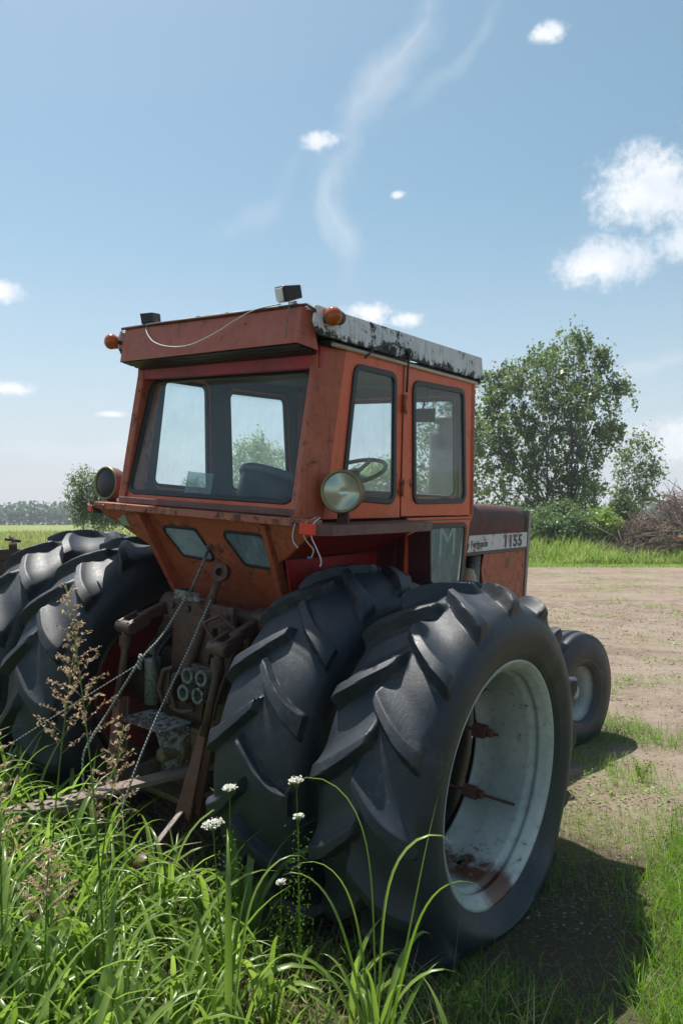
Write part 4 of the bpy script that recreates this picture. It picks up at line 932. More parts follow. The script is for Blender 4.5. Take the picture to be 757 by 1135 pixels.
for q in range(5):
    p = A.lerp(B, .74 + .06 * q) + Vector((0, 0, .034)); k.lathe([(0, .015), (.008, .014), (.009, 0)], p, (0, 0, 1), 8)
k.build('drawbar', M_TIMBER, tractor, bevel=.004)
# clutter around the housing: lines, a bell crank, castings
k = MB(); k.tube([(.30, -.28, 1.20), (.22, -.42, 1.25), (.17, -.44, 1.33), (.24, -.40, 1.37), (.31, -.36, 1.30)], .012, 8); k.bar((.20, -.36, 1.30), (.33, -.44, 1.22), .02, .05); k.build('bell_crank', M_HITCH, tractor, bevel=.004)
k = MB(); k.lathe([(-.05, 0), (-.05, .07), (.03, .085), (.06, .06), (.06, 0)], (.38, -.16, 1.12), (1, 0, 0), 24); k.box(.28, .46, -.26, -.08, .86, 1.06); k.lathe([(0, .05), (.10, .045), (.12, .02), (.12, 0)], (.32, -.26, .96), (0, -1, 0), 18)
k.build('brake_casting', M_GREASE, tractor, bevel=.012)
k = MB(); k.box(-.46, -.30, -.24, -.08, .90, 1.10); k.lathe([(0, .06), (.09, .055), (.10, .02), (.10, 0)], (-.36, -.24, 1.0), (0, -1, 0), 18); k.lathe([(-.05, 0), (-.05, .07), (.05, .07), (.05, 0)], (-.38, -.16, 1.16), (1, 0, 0), 20); k.build('brake_casting', M_GREASE, tractor, bevel=.012)
for q, (a_, b_, c_, d_) in enumerate((((.22, -.22, 1.26), (.27, -.36, 1.12), (.24, -.40, .95), (.18, -.36, .84)), ((-.18, -.2, 1.26), (-.20, -.42, 1.18), (-.17, -.43, 1.02), (-.19, -.36, .85)), ((.40, -.18, 1.30), (.44, -.33, 1.15), (.37, -.36, .95), (.30, -.28, .75)), ((-.28, -.26, 1.24), (-.40, -.34, 1.05), (-.36, -.33, .85), (-.26, -.28, .70)))):
    wire('hydraulic_line', [a_, b_, c_, d_], .008 + .002 * (q % 3), M_BLACKP if q % 2 else M_GREASE, tractor)

# ------------------------------------------------------------------ ropes (in world, via tractor coordinates)
def rope(name, pts, r, label, mat=M_ROPE):
    P = [t2w(p) for p in pts]; o = wire(name, P, r, mat, None); tag(o, label, 'rope', 'ropes tied to the hitch'); return o
rope('rope', [(-.03, -.385, 1.42), (-.06, -.50, 1.24), (-.10, -.60, 1.12), (-.20, -.70, .87), (-.27, -.78, .68), (-.26, -.79, .50), (-.25, -.80, .20)], .006, 'grey braided rope running down from the top bracket over a knot to the grass')
rope('rope', [(-.105, -.61, 1.11), (-.19, -.715, .87), (-.255, -.80, .67)], .0045, 'second strand lying beside the knotted rope below its knot')
rope('rope', [(.13, -.36, 1.43), (.13, -.50, 1.19), (.135, -.68, .91), (.14, -.84, .60), (.14, -.95, .25)], .0052, 'taut black and white rope from the top link straight down to the grass')
rope('rope', [(-.11, -.61, 1.10), (-.30, -.72, .95), (-.52, -.86, .77), (-.80, -1.0, .55)], .003, 'thin slack cord stretching left from the rope knot into the grass')
k = MB(); p = t2w((-.10, -.60, 1.12)); k.tube([p + Vector((0, 0, .035)), p + Vector((.006, 0, .012)), p, p - Vector((.006, 0, .015)), p - Vector((0, 0, .04))], [.007, .015, .011, .014, .008], 10)
tag(k.build('knot', M_ROPE), 'lumpy knot in the grey braided rope left of the hitch plate', 'knot')

# ------------------------------------------------------------------ vegetation
def frame_from(d):
    d = d / np.linalg.norm(d, axis=1, keepdims=True)
    up = np.where(np.abs(d[:, 2:3]) < .9, np.array([[0, 0, 1.]]), np.array([[1., 0, 0]]))
    a = np.cross(d, up); a /= np.linalg.norm(a, axis=1, keepdims=True); return d, a, np.cross(a, d)
def blades(base, length, width, lean, curl, az_, segs=6, fold=.25, expo=1.6):
    """grass blades as folded strips. base (n,3); lean = start tilt, curl = added tilt over the length (rad)"""
    n = len(base); t = np.linspace(0, 1, segs + 1)
    ang = lean[:, None] + curl[:, None] * t[None, :] ** expo
    seg = length[:, None] / segs
    dx = np.sin(ang) * seg; dzz = np.cos(ang) * seg
    hx = np.concatenate([np.zeros((n, 1)), np.cumsum(dx[:, :-1] * .5 + dx[:, 1:] * .5, 1)], 1)
    hz = np.concatenate([np.zeros((n, 1)), np.cumsum(dzz[:, :-1] * .5 + dzz[:, 1:] * .5, 1)], 1)
    ca, sa = np.cos(az_)[:, None], np.sin(az_)[:, None]
    cx = base[:, 0:1] + ca * hx; cy = base[:, 1:2] + sa * hx; cz = base[:, 2:3] + hz
    wv = width[:, None] * np.clip(np.sin(np.pi * (t * .80 + .16)) ** .8 * (1 - t ** 6), .03, 1)[None, :] * .5
    tw = rng.uniform(-.5, .5, n)[:, None] * t[None, :] * 1.5
    sxv = -sa * np.cos(tw) ; syv = ca * np.cos(tw); szv = np.sin(tw)
    # blade normal used for the fold
    nx = -np.cos(ang) * ca; ny = -np.cos(ang) * sa; nz = np.sin(ang)
    L = np.stack([cx - sxv * wv, cy - syv * wv, cz - szv * wv], -1)
    Rr = np.stack([cx + sxv * wv, cy + syv * wv, cz + szv * wv], -1)
    Cc = np.stack([cx - nx * wv * fold * 2, cy - ny * wv * fold * 2, cz - nz * wv * fold * 2], -1)
    V = np.stack([L, Cc, Rr], 2).reshape(-1, 3)
    b0 = (np.arange(n) * (segs + 1) * 3)[:, None, None]; s0 = (np.arange(segs) * 3)[None, :, None]
    F = np.concatenate([b0 + s0 + np.array([0, 1, 4, 3]), b0 + s0 + np.array([1, 2, 5, 4])], 1).reshape(-1, 4)
    return V, F
def join_vf(parts):
    Vs, Fs, o = [], [], 0
    for V, F in parts: Vs.append(V); Fs.append(F + o); o += len(V)
    return np.concatenate(Vs), np.concatenate(Fs)
def to_tr(x, y):
    X = (x - TO.x) * TR[0][0] + (y - TO.y) * TR[1][0]; Y = (x - TO.x) * TR[0][1] + (y - TO.y) * TR[1][1]; return X, Y
# tall foreground grass, in clumps
def scatter(n, x0, x1, y0, y1, keep):
    xs = rng.uniform(x0, x1, n); ys = rng.uniform(y0, y1, n); k = keep(xs, ys); return xs[k], ys[k]
def smooth_noise(x, y, s, seed=0):
    r_ = np.random.default_rng(seed); tot = 0
    for i in range(6):
        a = r_.uniform(0, 2 * math.pi); f_ = s * r_.uniform(.6, 1.7); tot = tot + np.sin((x * math.cos(a) + y * math.sin(a)) * f_ + r_.uniform(0, 6))
    return tot / 6
def zoneA(x, y):
    X, Y = to_tr(x, y)
    # left / rear side, clear of the tractor
    lim = .50 - .50 * (y - 2.0)          # right edge retreats with distance
    a = (x < lim) & ~((Y > -.80) & (X > -1.70))
    return a & ((x < -.30) | (rng.uniform(0, 1, len(x)) < .42))
parts = []
cx, cy = scatter(900, -3.4, .8, 1.75, 4.9, zoneA)
for q in range(len(cx)):
    pass
nb = 5; bx_ = np.repeat(cx, nb) + rng.normal(0, .035, len(cx) * nb); by_ = np.repeat(cy, nb) + rng.normal(0, .035, len(cx) * nb)
n = len(bx_); base = np.stack([bx_, by_, hgt(bx_, by_) - .01], 1)
leftness = np.clip((-.2 - bx_) / 1.2, 0, 1)
ln = rng.uniform(.20, .48, n) * (1 + .50 * leftness) * (1 + .2 * smooth_noise(bx_, by_, 2.2, 3)) * np.where(bx_ > -.25, .62, 1)
wd = rng.uniform(.005, 1., n) ** 1.5 * .021 + .008 * (.7 + .6 * (ln / .5))
V, F = blades(base, ln, wd, rng.uniform(.05, .45, n), rng.uniform(.6, 2.4, n), rng.uniform(0, 2 * math.pi, n), segs=7)
parts.append((V, F))
# broad arching plants
qx, qy = scatter(170, -2.6, .35, 1.8, 4.1, zoneA); m7 = 6; bx7 = np.repeat(qx, m7) + rng.normal(0, .015, len(qx) * m7); by7 = np.repeat(qy, m7) + rng.normal(0, .015, len(qx) * m7); n = len(bx7)
V, F = blades(np.stack([bx7, by7, hgt(bx7, by7) - .01], 1), rng.uniform(.38, .74, n) * np.where(bx7 > -.25, .72, 1), rng.uniform(.018, .030, n), rng.uniform(.03, .35, n), rng.uniform(1.2, 2.6, n), rng.uniform(0, 6.3, n), segs=12, expo=2.6)
parts.append((V, F))
# fine undergrowth
cx, cy = scatter(9500, -3.4, .9, 2.2, 4.9, lambda x, y: (x < .80 - .5 * (y - 2.0)) & ~((to_tr(x, y)[1] > -.6) & (to_tr(x, y)[0] > -1.75)))
n = len(cx); base = np.stack([cx, cy, hgt(cx, cy) - .005], 1)
V, F = blades(base, rng.uniform(.08, .30, n), rng.uniform(.002, .006, n), rng.uniform(.05, .8, n), rng.uniform(.2, 1.5, n), rng.uniform(0, 6.3, n), segs=4); parts.append((V, F))
V, F = join_vf(parts)
tag(link('grass', np_mesh('grass', V, F), M_GRASS, smooth=True), 'tall broad-bladed green grass growing in front of the hitch', 'grass', kind='stuff')
# dry straw among it
cx, cy = scatter(5200, -3.2, 1.0, 2.2, 4.6, lambda x, y: (x < .95 - .5 * (y - 2.0)))
n = len(cx); base = np.stack([cx, cy, hgt(cx, cy) + .0], 1)
V, F = blades(base, rng.uniform(.08, .34, n), rng.uniform(.0015, .004, n), rng.uniform(.5, 1.5, n), rng.uniform(.0, .6, n), rng.uniform(0, 6.3, n), segs=3)
tag(link('dry_straw', np_mesh('dry_straw', V, F), M_GRASSDRY), 'dry tan straw and dead stems lying under the green grass', 'straw', kind='stuff')
# short grass: right foreground patch, shade under the tractor, around the front wheel
parts = []
def fine(n, x0, x1, y0, y1, keep, l0, l1, w0, w1, segs=3):
    xs, ys = scatter(n, x0, x1, y0, y1, keep); m = len(xs)
    V, F = blades(np.stack([xs, ys, hgt(xs, ys) - .004], 1), rng.uniform(l0, l1, m), rng.uniform(w0, w1, m), rng.uniform(.05, .7, m), rng.uniform(.2, 1.3, m), rng.uniform(0, 6.3, m), segs=segs); parts.append((V, F))
def bright(x, y): return (x > 1.12 + .50 * (y - 2.95) + .10 * smooth_noise(x, y, 6, 4) + rng.normal(0, .07, len(x))) & (x < 3.2) & (y < 4.15 + .2 * smooth_noise(x, y, 5, 9) + rng.normal(0, .12, len(x)))
fine(22000, 1.0, 3.2, 2.3, 4.5, bright, .07, .20, .002, .005)
fine(20000, .2, 2.1, 2.2, 4.6, lambda x, y: smooth_noise(x, y, 4, 2) + rng.normal(0, .35, len(x)) > .0, .03, .12, .0015, .0035, 3)
fine(7000, 1.2, 3.6, 4.9, 8.0, lambda x, y: (smooth_noise(x, y, 2.6, 5) + .35 * smooth_noise(x, y, 9, 6) + rng.normal(0, .12, len(x)) > .24), .03, .10, .002, .005)
fine(6500, 1.35, 2.9, 5.1, 6.9, lambda x, y: (smooth_noise(x, y, 5, 15) + rng.normal(0, .3, len(x)) > .15), .05, .16, .002, .005)
V, F = join_vf(parts)
tag(link('short_grass', np_mesh('short_grass', V, F), M_GRASSFINE, smooth=True), 'short bright green grass at the edge of the dirt lot and in the tractor shade', 'grass', kind='stuff')
# leafy ground weeds on the lot: rosettes, as one ground cover
def leaf_cloud(centers, dirs, size, aspect=.55):
    """one folded leaf (2 quads... as a rhombus quad) per centre"""
    n = len(centers); d, a, b = frame_from(dirs); r_ = rng.uniform(0, 6.3, n)[:, None]
    a2 = a * np.cos(r_) + b * np.sin(r_); b2 = np.cross(d, a2)
    s = size[:, None]
    V = np.stack([centers - a2 * s * .5, centers + b2 * s * aspect * .5 + d * s * .10, centers + a2 * s * .5, centers - b2 * s * aspect * .5 + d * s * .10], 1).reshape(-1, 3)
    F = np.arange(n * 4).reshape(-1, 4); return V, F
xs, ys = scatter(9000, .7, 3.8, 4.6, 8.5, lambda x, y: (smooth_noise(x, y, 2.6, 5) + .4 * smooth_noise(x, y, 8, 16) > .15))
n = len(xs); c = np.stack([xs, ys, hgt(xs, ys) + rng.uniform(.005, .05, n)], 1)
parts = [leaf_cloud(c, np.stack([rng.normal(0, .4, n), rng.normal(0, .4, n), np.ones(n)], 1), rng.uniform(.012, .035, n))]
ncl = 160; kx = rng.uniform(2, 16, ncl); ky = rng.uniform(9, 27, ncl)
xs = np.repeat(kx, 40) + rng.normal(0, .12, ncl * 40) * 2; ys = np.repeat(ky, 40) + rng.normal(0, .12, ncl * 40); n = len(xs)
c = np.stack([xs, ys, hgt(xs, ys) + rng.uniform(.005, .06, n)], 1)
parts.append(leaf_cloud(c, np.stack([rng.normal(0, .4, n), rng.normal(0, .4, n), np.ones(n)], 1), rng.uniform(.02, .07, n)))
V, F = join_vf(parts)
tag(link('ground_weeds', np_mesh('ground_weeds', V, F), M_GRASSFINE), 'small leafy weeds spread over the dry dirt lot', 'weeds', kind='stuff')
xs, ys = scatter(16000, .8, 4.5, 3.4, 9.0, lambda x, y: (x > .5) & (rng.uniform(0, 1, len(x)) < np.exp(-(y - 3.4) / 3.5)))
n = len(xs); V, F = blades(np.stack([xs, ys, hgt(xs, ys) + .003], 1), rng.uniform(.012, .06, n), rng.uniform(.0012, .004, n), rng.uniform(1.2, 1.6, n), rng.uniform(-.1, .2, n), rng.uniform(0, 6.3, n), segs=2)
tag(link('litter', np_mesh('litter', V, F), M_GRASSDRY), 'dry grass clippings and litter strewn over the dirt by the tyre', 'litter', kind='stuff')
# dirt clods and pebbles
def pebbles(n, x0, x1, y0, y1, s0, s1, keep=None):
    xs = rng.uniform(x0, x1, n); ys = y0 * (y1 / y0) ** rng.uniform(0, 1, n); 
    if keep is not None: k = keep(xs, ys); xs, ys = xs[k], ys[k]; n = len(xs)
    s = rng.uniform(s0, s1, n) * rng.uniform(.4, 1, n) * (1 + ys / 9)
    oct_ = np.array([(1, 0, 0), (0, 1, 0), (-1, 0, 0), (0, -1, 0), (0, 0, .7), (0, 0, -.7)], float)
    V = oct_[None] * s[:, None, None] * rng.uniform(.6, 1.3, (n, 6, 1)); V += np.stack([xs, ys, hgt(xs, ys) + s * .2], 1)[:, None]
    T = np.array([(0, 1, 4), (1, 2, 4), (2, 3, 4), (3, 0, 4), (1, 0, 5), (2, 1, 5), (3, 2, 5), (0, 3, 5)])
    F = (np.arange(n)[:, None, None] * 6 + T[None]).reshape(-1, 3); return V.reshape(-1, 3), F
V, F = pebbles(26000, .7, 9, 3.2, 16, .002, .009)
tag(link('pebbles', np_mesh('pebbles', V, F), leaf_mat('dirt_clods', (.16, .10, .07), (.42, .34, .28), 0, .9, 1)), 'dirt clods and small stones scattered over the lot', 'pebbles', kind='stuff')
# field on the left and the grass strip beyond the lot
parts = []
def tufts(n, fx, y0, y1, hfun, w_, keep=None, curl=(.2, 1.2)):
    y = y0 * (y1 / y0) ** rng.uniform(0, 1, n); x = fx(y, rng.uniform(0, 1, n))
    if keep is not None: k = keep(x, y); x, y = x[k], y[k]
    m = len(x); return blades(np.stack([x, y, hgt(x, y) - .02], 1), hfun(x, y) * rng.uniform(.5, 1.15, m), w_ * np.maximum(1, y / 9) * rng.uniform(.6, 1.3, m), rng.uniform(0, .5, m), rng.uniform(*curl, m), rng.uniform(0, 6.3, m), segs=3)
V, F = tufts(24000, lambda y, u: -y * .52 + u * (y * .50 - .6), 6.2, 110, lambda x, y: .38 + .25 * np.clip(y / 60, 0, 1) + .12 * smooth_noise(x, y, .5, 11), .007, lambda x, y: ~((to_tr(x, y)[0] > -2.0) & (to_tr(x, y)[1] < 3.2)))
tag(link('field_grass', np_mesh('field_grass', V, F), M_FIELD), 'yellow-green field grass stretching away on the left', 'grass', kind='stuff')
parts = [tufts(9000, lambda y, u: 0 + u * (y * .62), 28.3, 30.5, lambda x, y: .10 + .12 * smooth_noise(x, y, 1.5, 1) ** 2, .008),
         tufts(15000, lambda y, u: 0 + u * (y * .62), 30.2, 35, lambda x, y: .45 + .75 * np.clip((y - 30) / 4, 0, 1) + .55 * smooth_noise(x, y, 1.1, 2) + .5 * np.clip(smooth_noise(x, y, 2.7, 8), 0, 1), .009)]
V, F = join_vf(parts)
tag(link('weed_strip', np_mesh('weed_strip', V, F), M_WEED), 'bright green tall weeds along the far edge of the dirt lot', 'weeds', kind='stuff')

# big arching grass plant right in front of the dual tyre
def single_grass(name, loc, specs, mat, label, group=None):
    z = float(hgt(loc[0], loc[1])); n = len(specs)
    a = np.array(specs, float)   # az(deg), length, width, lean, curl
    base = np.stack([np.full(n, loc[0]), np.full(n, loc[1]), np.full(n, z)], 1) + np.c_[rng.normal(0, .012, (n, 2)), np.zeros(n)]
    V, F = blades(base, a[:, 1] * .90, a[:, 2] * 1.35, a[:, 3], a[:, 4], np.radians(a[:, 0]), segs=22, expo=6)
    o = link(name, np_mesh(name, V, F), mat, smooth=True); tag(o, label, 'grass plant', group); return o
single_grass('grass_plant', (.115, 2.42), [(185, 1.24, .014, .02, 2.9), (5, 1.02, .018, .04, 3.3), (-12, .84, .022, .22, 2.1), (20, .98, .011, .22, .10), (195, .90, .017, .12, 2.2), (170, .80, .016, .25, 1.9), (150, .45, .015, .4, 1.6), (-60, .50, .018, .35, 1.7), (250, .55, .016, .3, 1.5), (30, .42, .014, .6, 1.0)],
             M_GRASS, 'tallest arching grass plant standing alone before the outer dual tyre')
single_grass('grass_plant', (-.36, 2.38), [(100, .92, .017, .05, 2.2), (20, .90, .016, .10, 2.5), (160, .80, .018, .15, 2.4), (200, .60, .016, .3, 1.6), (330, .60, .018, .3, 1.6), (60, .66, .015, .2, .5), (250, .5, .018, .4, 1.4)],
             M_GRASS, 'arching grass plant in front of the rope hanging from the hitch')
single_grass('grass_plant', (-.70, 2.25), [(90, .82, .019, .08, 2.0), (0, .80, .018, .12, 2.4), (180, .72, .017, .15, 2.0), (220, .60, .016, .3, 1.6), (300, .60, .018, .3, 1.8), (40, .74, .017, .2, 1.4)],
             M_GRASS, 'leafy grass plant at the left below the seed heads')
# seed-head stalks at the left
def seed_stalk(x, y, h, lean, az_, label):
    z = float(hgt(x, y)); root = empty('seed_grass', (x, y, z)); tag(root, label, 'grass stalk', 'seed-head grasses at the left')
    ts = np.linspace(0, 1, 12); P = [Vector((math.cos(az_) * lean * t ** 2 * h, math.sin(az_) * lean * t ** 2 * h, h * t)) for t in ts]
    k = MB(); k.tube(P, [.0035 * (1 - .7 * t) + .0006 for t in ts], 6); k.build('stem', M_GRASS, root)
    br = MB(); cs = []; ds = []
    top = 11
    for i in range(26):
        u = .66 + .34 * i / 26; p = P[0].lerp(P[0], 0); f_ = u * 11; a = P[int(f_)].lerp(P[min(int(f_) + 1, 11)], f_ - int(f_))
        L = .13 * (1 - (u - .66) / .36) + .02; t = i * 2.4 + random.uniform(-.4, .4)
        e = a + Vector((math.cos(t) * L * .75, math.sin(t) * L * .75, L * .55)); mid = (a + e) / 2 + Vector((0, 0, .012))
        br.tube([a, mid, e], [.0009, .0008, .0005], 4)
        for s in np.linspace(.3, 1, 7 if L > .08 else 4):
            q = a.lerp(mid, s * 2) if s < .5 else mid.lerp(e, s * 2 - 1)
            for r_ in range(2):
                cs.append(np.array(q) + rng.normal(0, .004, 3)); ds.append(rng.normal(0, 1, 3))
    br.build('branchlets', M_GRASSDRY, root)
    cs = np.array(cs); V, F = leaf_cloud(cs, np.array(ds), rng.uniform(.012, .022, len(cs)), .42)
    tag(link('seeds', np_mesh('seeds', V, F), M_SEED, root), kind=None)
    m = 3; V, F = blades(np.array([[0, 0, h * q] for q in (.12, .3, .45)]), np.array([.35, .32, .25]), np.array([.010, .010, .008]), np.array([.4, .5, .5]), np.array([1.4, 1.5, 1.2]), rng.uniform(0, 6.3, 3), segs=8)
    link('leaf_blades', np_mesh('leaf_blades', V, F), M_GRASS, root, smooth=True); return root
for x, y, h, le_, a, lb in [(-.77, 2.55, 1.50, .10, 2.9, 'tallest seed-head grass stalk, reaching up before the left inner tyre'),
                            (-1.02, 2.70, 1.34, .12, 1.2, 'seed-head grass stalk second from the left edge, leaning back'),
                            (-1.20, 2.75, 1.12, .08, 3.4, 'seed-head grass stalk nearest the left picture edge'),
                            (-.83, 2.60, 1.02, .10, .4, 'shorter reddish seed-head grass stalk below the tallest one'),
                            (-1.08, 2.50, .85, .10, 2.2, 'short seed-head grass stalk low at the left edge'),
                            (-.92, 2.42, .74, .14, 5.2, 'lowest seed-head grass stalk among the broad blades')]:
    seed_stalk(x, y, h, le_, a, lb)
# wild carrot flowers
def umbel(x, y, z, tilt, rad, label, stem_dx=0.):
    z0 = float(hgt(x, y)); root = empty('wild_carrot', (x, y, z0)); tag(root, label, 'wildflower', 'white umbel flowers'); H = z - z0
    ks = MB(); ks.tube([(stem_dx, 0, 0), (stem_dx * .5, 0, H * .5), (0, 0, H - .03)], [.003, .0022, .0016], 6)
    k = MB(); cs = []
    for i in range(26):
        r_ = rad * math.sqrt((i + .5) / 26); t = i * 2.4; e = Vector((r_ * math.cos(t), r_ * math.sin(t) + tilt * r_ * math.cos(t), .004 - .25 * r_ * r_ / rad))
        k.tube([(0, 0, H - .03), Vector((0, 0, H)) + e], .0006, 4)
        for q in range(12): cs.append(np.array(e) + np.array((0, 0, H)) + rng.normal(0, .0035, 3))
    k.build('rays', M_GRASS, root)
    cs = np.array(cs); V, F = leaf_cloud(cs, np.c_[rng.normal(0, .5, (len(cs), 2)), np.ones(len(cs))], rng.uniform(.004, .008, len(cs)), .9)
    link('florets', np_mesh('florets', V, F), M_FLOWER, root)
    n = 160; zz = rng.uniform(.25, .8, n) * H; t = rng.uniform(0, 6.3, n); r_ = rng.uniform(0, .05, n)
    V, F = leaf_cloud(np.c_[stem_dx * (1 - zz / H) + r_ * np.cos(t), r_ * np.sin(t), zz], rng.normal(0, 1, (n, 3)), rng.uniform(.006, .018, n), .25)
    ks.add([tuple(map(float, q)) for q in V], [tuple(map(int, q)) for q in F]); ks.build('leafy_stem', M_GRASSFINE, root, fix=False)
for a in [(-.155, 2.70, 1.00, .1, .022, 'single white flower standing highest, between the two right tyres', .02), (-.40, 2.80, .94, .2, .022, 'small half-open white flower at the upper left of the group'),
          (-.43, 2.62, .885, .5, .036, 'widest white flower head, beside the lift fork', .05), (-.15, 2.74, .86, .1, .014, 'small green-white bud below the highest flower'), (-.22, 2.85, .58, .1, .012, 'lowest pale flower bud near the tyre foot')]:
    umbel(*a)
# small bushy weed at the bottom
def weed(x, y, h, n, label):
    z = float(hgt(x, y)); root = empty('weed_plant', (x, y, z)); tag(root, label, 'weed', 'leafy weeds beside the shaded dirt'); k = MB(); cs = []
    for i in range(6):
        t = rng.uniform(0, 6.3); e = Vector((math.cos(t) * h * .35, math.sin(t) * h * .35, h * rng.uniform(.7, 1))); k.tube([(0, 0, 0), e * .5 + Vector((0, 0, h * .08)), e], [.002, .0015, .001], 5)
        for q in range(n // 6):
            s = rng.uniform(.2, 1); cs.append(np.array(e) * s + rng.normal(0, .010, 3))
    k.build('stem', M_GRASS, root); cs = np.array(cs); V, F = leaf_cloud(cs, rng.normal(0, 1, (len(cs), 3)) + [0, 0, 1], rng.uniform(.012, .026, len(cs)), .4); link('leaves', np_mesh('leaves', V, F), M_GRASS, root)
weed(.39, 2.62, .20, 170, 'bushy little weed at the bottom edge right of the arching grass'); weed(.52, 2.70, .15, 120, 'second, lower leafy weed at the bottom edge')
weed(2.02, 5.25, .16, 140, 'leafy weed in sunlight right of the front wheel shadow')

# ------------------------------------------------------------------ trees
def limb(k, a, b, r0, r1, wob=.06, n=6):
    a = Vector(a); b = Vector(b); L = (b - a).length; P = []
    for i in range(n + 1):
        t = i / n; p = a.lerp(b, t) + Vector((0, 0, -.10 * L * math.sin(math.pi * t) * .5)); 
        if 0 < i < n: p += Vector(rng.normal(0, wob * L * .3, 3))
        P.append(p)
    k.tube(P, [r0 + (r1 - r0) * i / n for i in range(n + 1)], 7, caps=False); return P
def tree(name, loc, H, lobes, leafmat, label, cat, leaf=.12, per=24, clusters=40, trunk_r=.25, group=None, fork=.25, spread=1., rc=None, limbs=True, lean=0.):
    """lobes: (dx, dy, z, rx, ry, rz) relative to the base"""
    x, y = loc; z0 = float(hgt(x, y)) - .1; root = empty(name, (x, y, z0)); tag(root, label, cat, group)
    k = MB(); fk = Vector((lean * H * fork, 0, H * fork)); limb(k, (0, 0, 0), fk, trunk_r, trunk_r * .75, .02)
    C = []; D = []
    for (dx, dy, z, rx, ry, rz) in lobes:
        P = limb(k, fk, (dx, dy, z), trunk_r * .30, trunk_r * .07, .10, 8)
        nc = int(clusters * 1.5 * (rx * rz) ** .8) + 6
        for i in range(nc):
            d = rng.normal(0, 1, 3); d /= np.linalg.norm(d); rr = rng.uniform(.08, 1.5) ** .6
            e = np.array((dx + d[0] * rx * rr, dy + d[1] * ry * rr, z + d[2] * rz * rr))
            src = P[rng.integers(4, len(P))]
            if i % 2 == 0: k.tube([src, src.lerp(Vector(e), .5) + Vector((0, 0, .05)), Vector(e)], [trunk_r * .07, trunk_r * .05, trunk_r * .02], 4, caps=False)
            cr = (rc or .30) * rng.uniform(.5, 1.35); m = int(per * 1.15 * rng.uniform(.5, 1.5))
            up = rng.normal(0, 1, (m, 3)) * np.array((cr * .55, cr * .55, cr * .8)); C.append(e + up); D.append(rng.normal(0, 1, (m, 3)) + np.array((0, 0, .35)))
    k.build('trunk', M_BARK, root, fix=False)
    C = np.concatenate(C); D = np.concatenate(D); V, F = leaf_cloud(C, D, rng.uniform(leaf * .55, leaf * 1.6, len(C)), .75)
    link('crown', np_mesh('crown', V, F), leafmat, root); return root
def px(u, v, d):   # design aid: where a direction seen from the photographer's spot meets distance d
    t = (u - 378.5) / 861 * d; return t, d, 1.9 + (577 - v) / 861 * d
def lobes_px(base_u, d, L):
    bx0 = (base_u - 378.5) / 861 * d; out = []
    for (u, v, ru, rv, dy) in L:
        s = d / 861; out.append(((u - 378.5) * s - bx0, dy, 1.9 + (577 - v) * s, ru * s, (ru + rv) * .5 * s, rv * s))
    return (bx0, d), out
loc, lb = lobes_px(622, 42, [(640, 384, 20, 18, 0), (612, 398, 24, 16, .6), (600, 425, 40, 28, -.5), (668, 398, 12, 18, 0), (560, 418, 26, 20, .5), (655, 425, 28, 24, .8), (682, 432, 16, 12, 0), (640, 455, 45, 30, -1), (590, 465, 38, 34, 1),
                             (548, 452, 26, 36, 0), (552, 500, 30, 40, -.6), (600, 508, 40, 34, 0), (650, 492, 34, 26, .6), (575, 545, 48, 22, .4), (640, 530, 28, 26, 0), (676, 478, 16, 14, 0), (620, 560, 40, 12, 0)])
tree('cottonwood_tree', loc, 11, lb, M_COTTON, 'tallest, widest tree, with loose airy crown, right behind the tractor hood', 'tree', leaf=.155, per=24, clusters=21, trunk_r=.22, fork=.16, rc=.27)
loc, lb = lobes_px(500, 40, [(505, 440, 26, 22, 0), (482, 480, 30, 30, 0), (515, 500, 30, 36, 0), (470, 530, 30, 26, 0), (505, 550, 34, 20, 0)])
tree('cottonwood_tree', loc, 7.5, lb, M_COTTON, 'tree seen through the front door glass, left of the tallest tree', 'tree', leaf=.15, per=22, clusters=22, trunk_r=.2, fork=.2, rc=.36)
loc, lb = lobes_px(700, 48, [(712, 496, 14, 15, 0), (694, 512, 15, 14, 0), (722, 520, 13, 13, 0), (706, 532, 22, 16, 0), (688, 548, 18, 12, 0), (718, 548, 14, 10, 0)])
tree('young_tree', loc, 5, lb, M_COTTON, 'small thin tree right of the tallest one, above the brush pile', 'tree', leaf=.15, per=18, clusters=20, trunk_r=.12, fork=.2, rc=.34)
loc, lb = lobes_px(652, 40, [(655, 545, 12, 14, 0), (648, 562, 16, 12, 0)])
tree('sapling', loc, 2.4, lb, M_LIGHTTREE, 'pale green sapling between the tallest tree and the small tree', 'tree', leaf=.11, per=22, clusters=40, trunk_r=.05, fork=.3, rc=.25)
loc, lb = lobes_px(105, 24, [(98, 540, 16, 12, 0), (86, 556, 12, 12, 0), (112, 552, 18, 16, 0), (118, 575, 20, 12, 0), (96, 574, 14, 12, 0), (136, 568, 16, 14, 0)])
tree('willow_tree', loc, 1.8, lb, M_WILLOW, 'small wispy grey-green tree at the left behind the left headlamp', 'tree', leaf=.055, per=26, clusters=130, trunk_r=.06, fork=.2, rc=.16)
loc, lb = lobes_px(287, 30, [(286, 500, 12, 13, 0), (270, 512, 12, 14, 0), (300, 515, 14, 16, 0), (285, 532, 26, 18, 0), (312, 540, 14, 16, 0), (262, 545, 14, 14, 0), (285, 560, 30, 14, 0)])
tree('willow_tree', loc, 3.4, lb, M_LIGHTTREE, 'pale tree seen through the right half of the rear window', 'tree', leaf=.085, per=24, clusters=70, trunk_r=.08, fork=.2, rc=.22)
loc, lb = lobes_px(400, 36, [(420, 522, 16, 12, 0), (400, 538, 22, 16, 0), (436, 540, 16, 20, 0), (415, 556, 30, 14, 0), (380, 556, 20, 14, 0)])
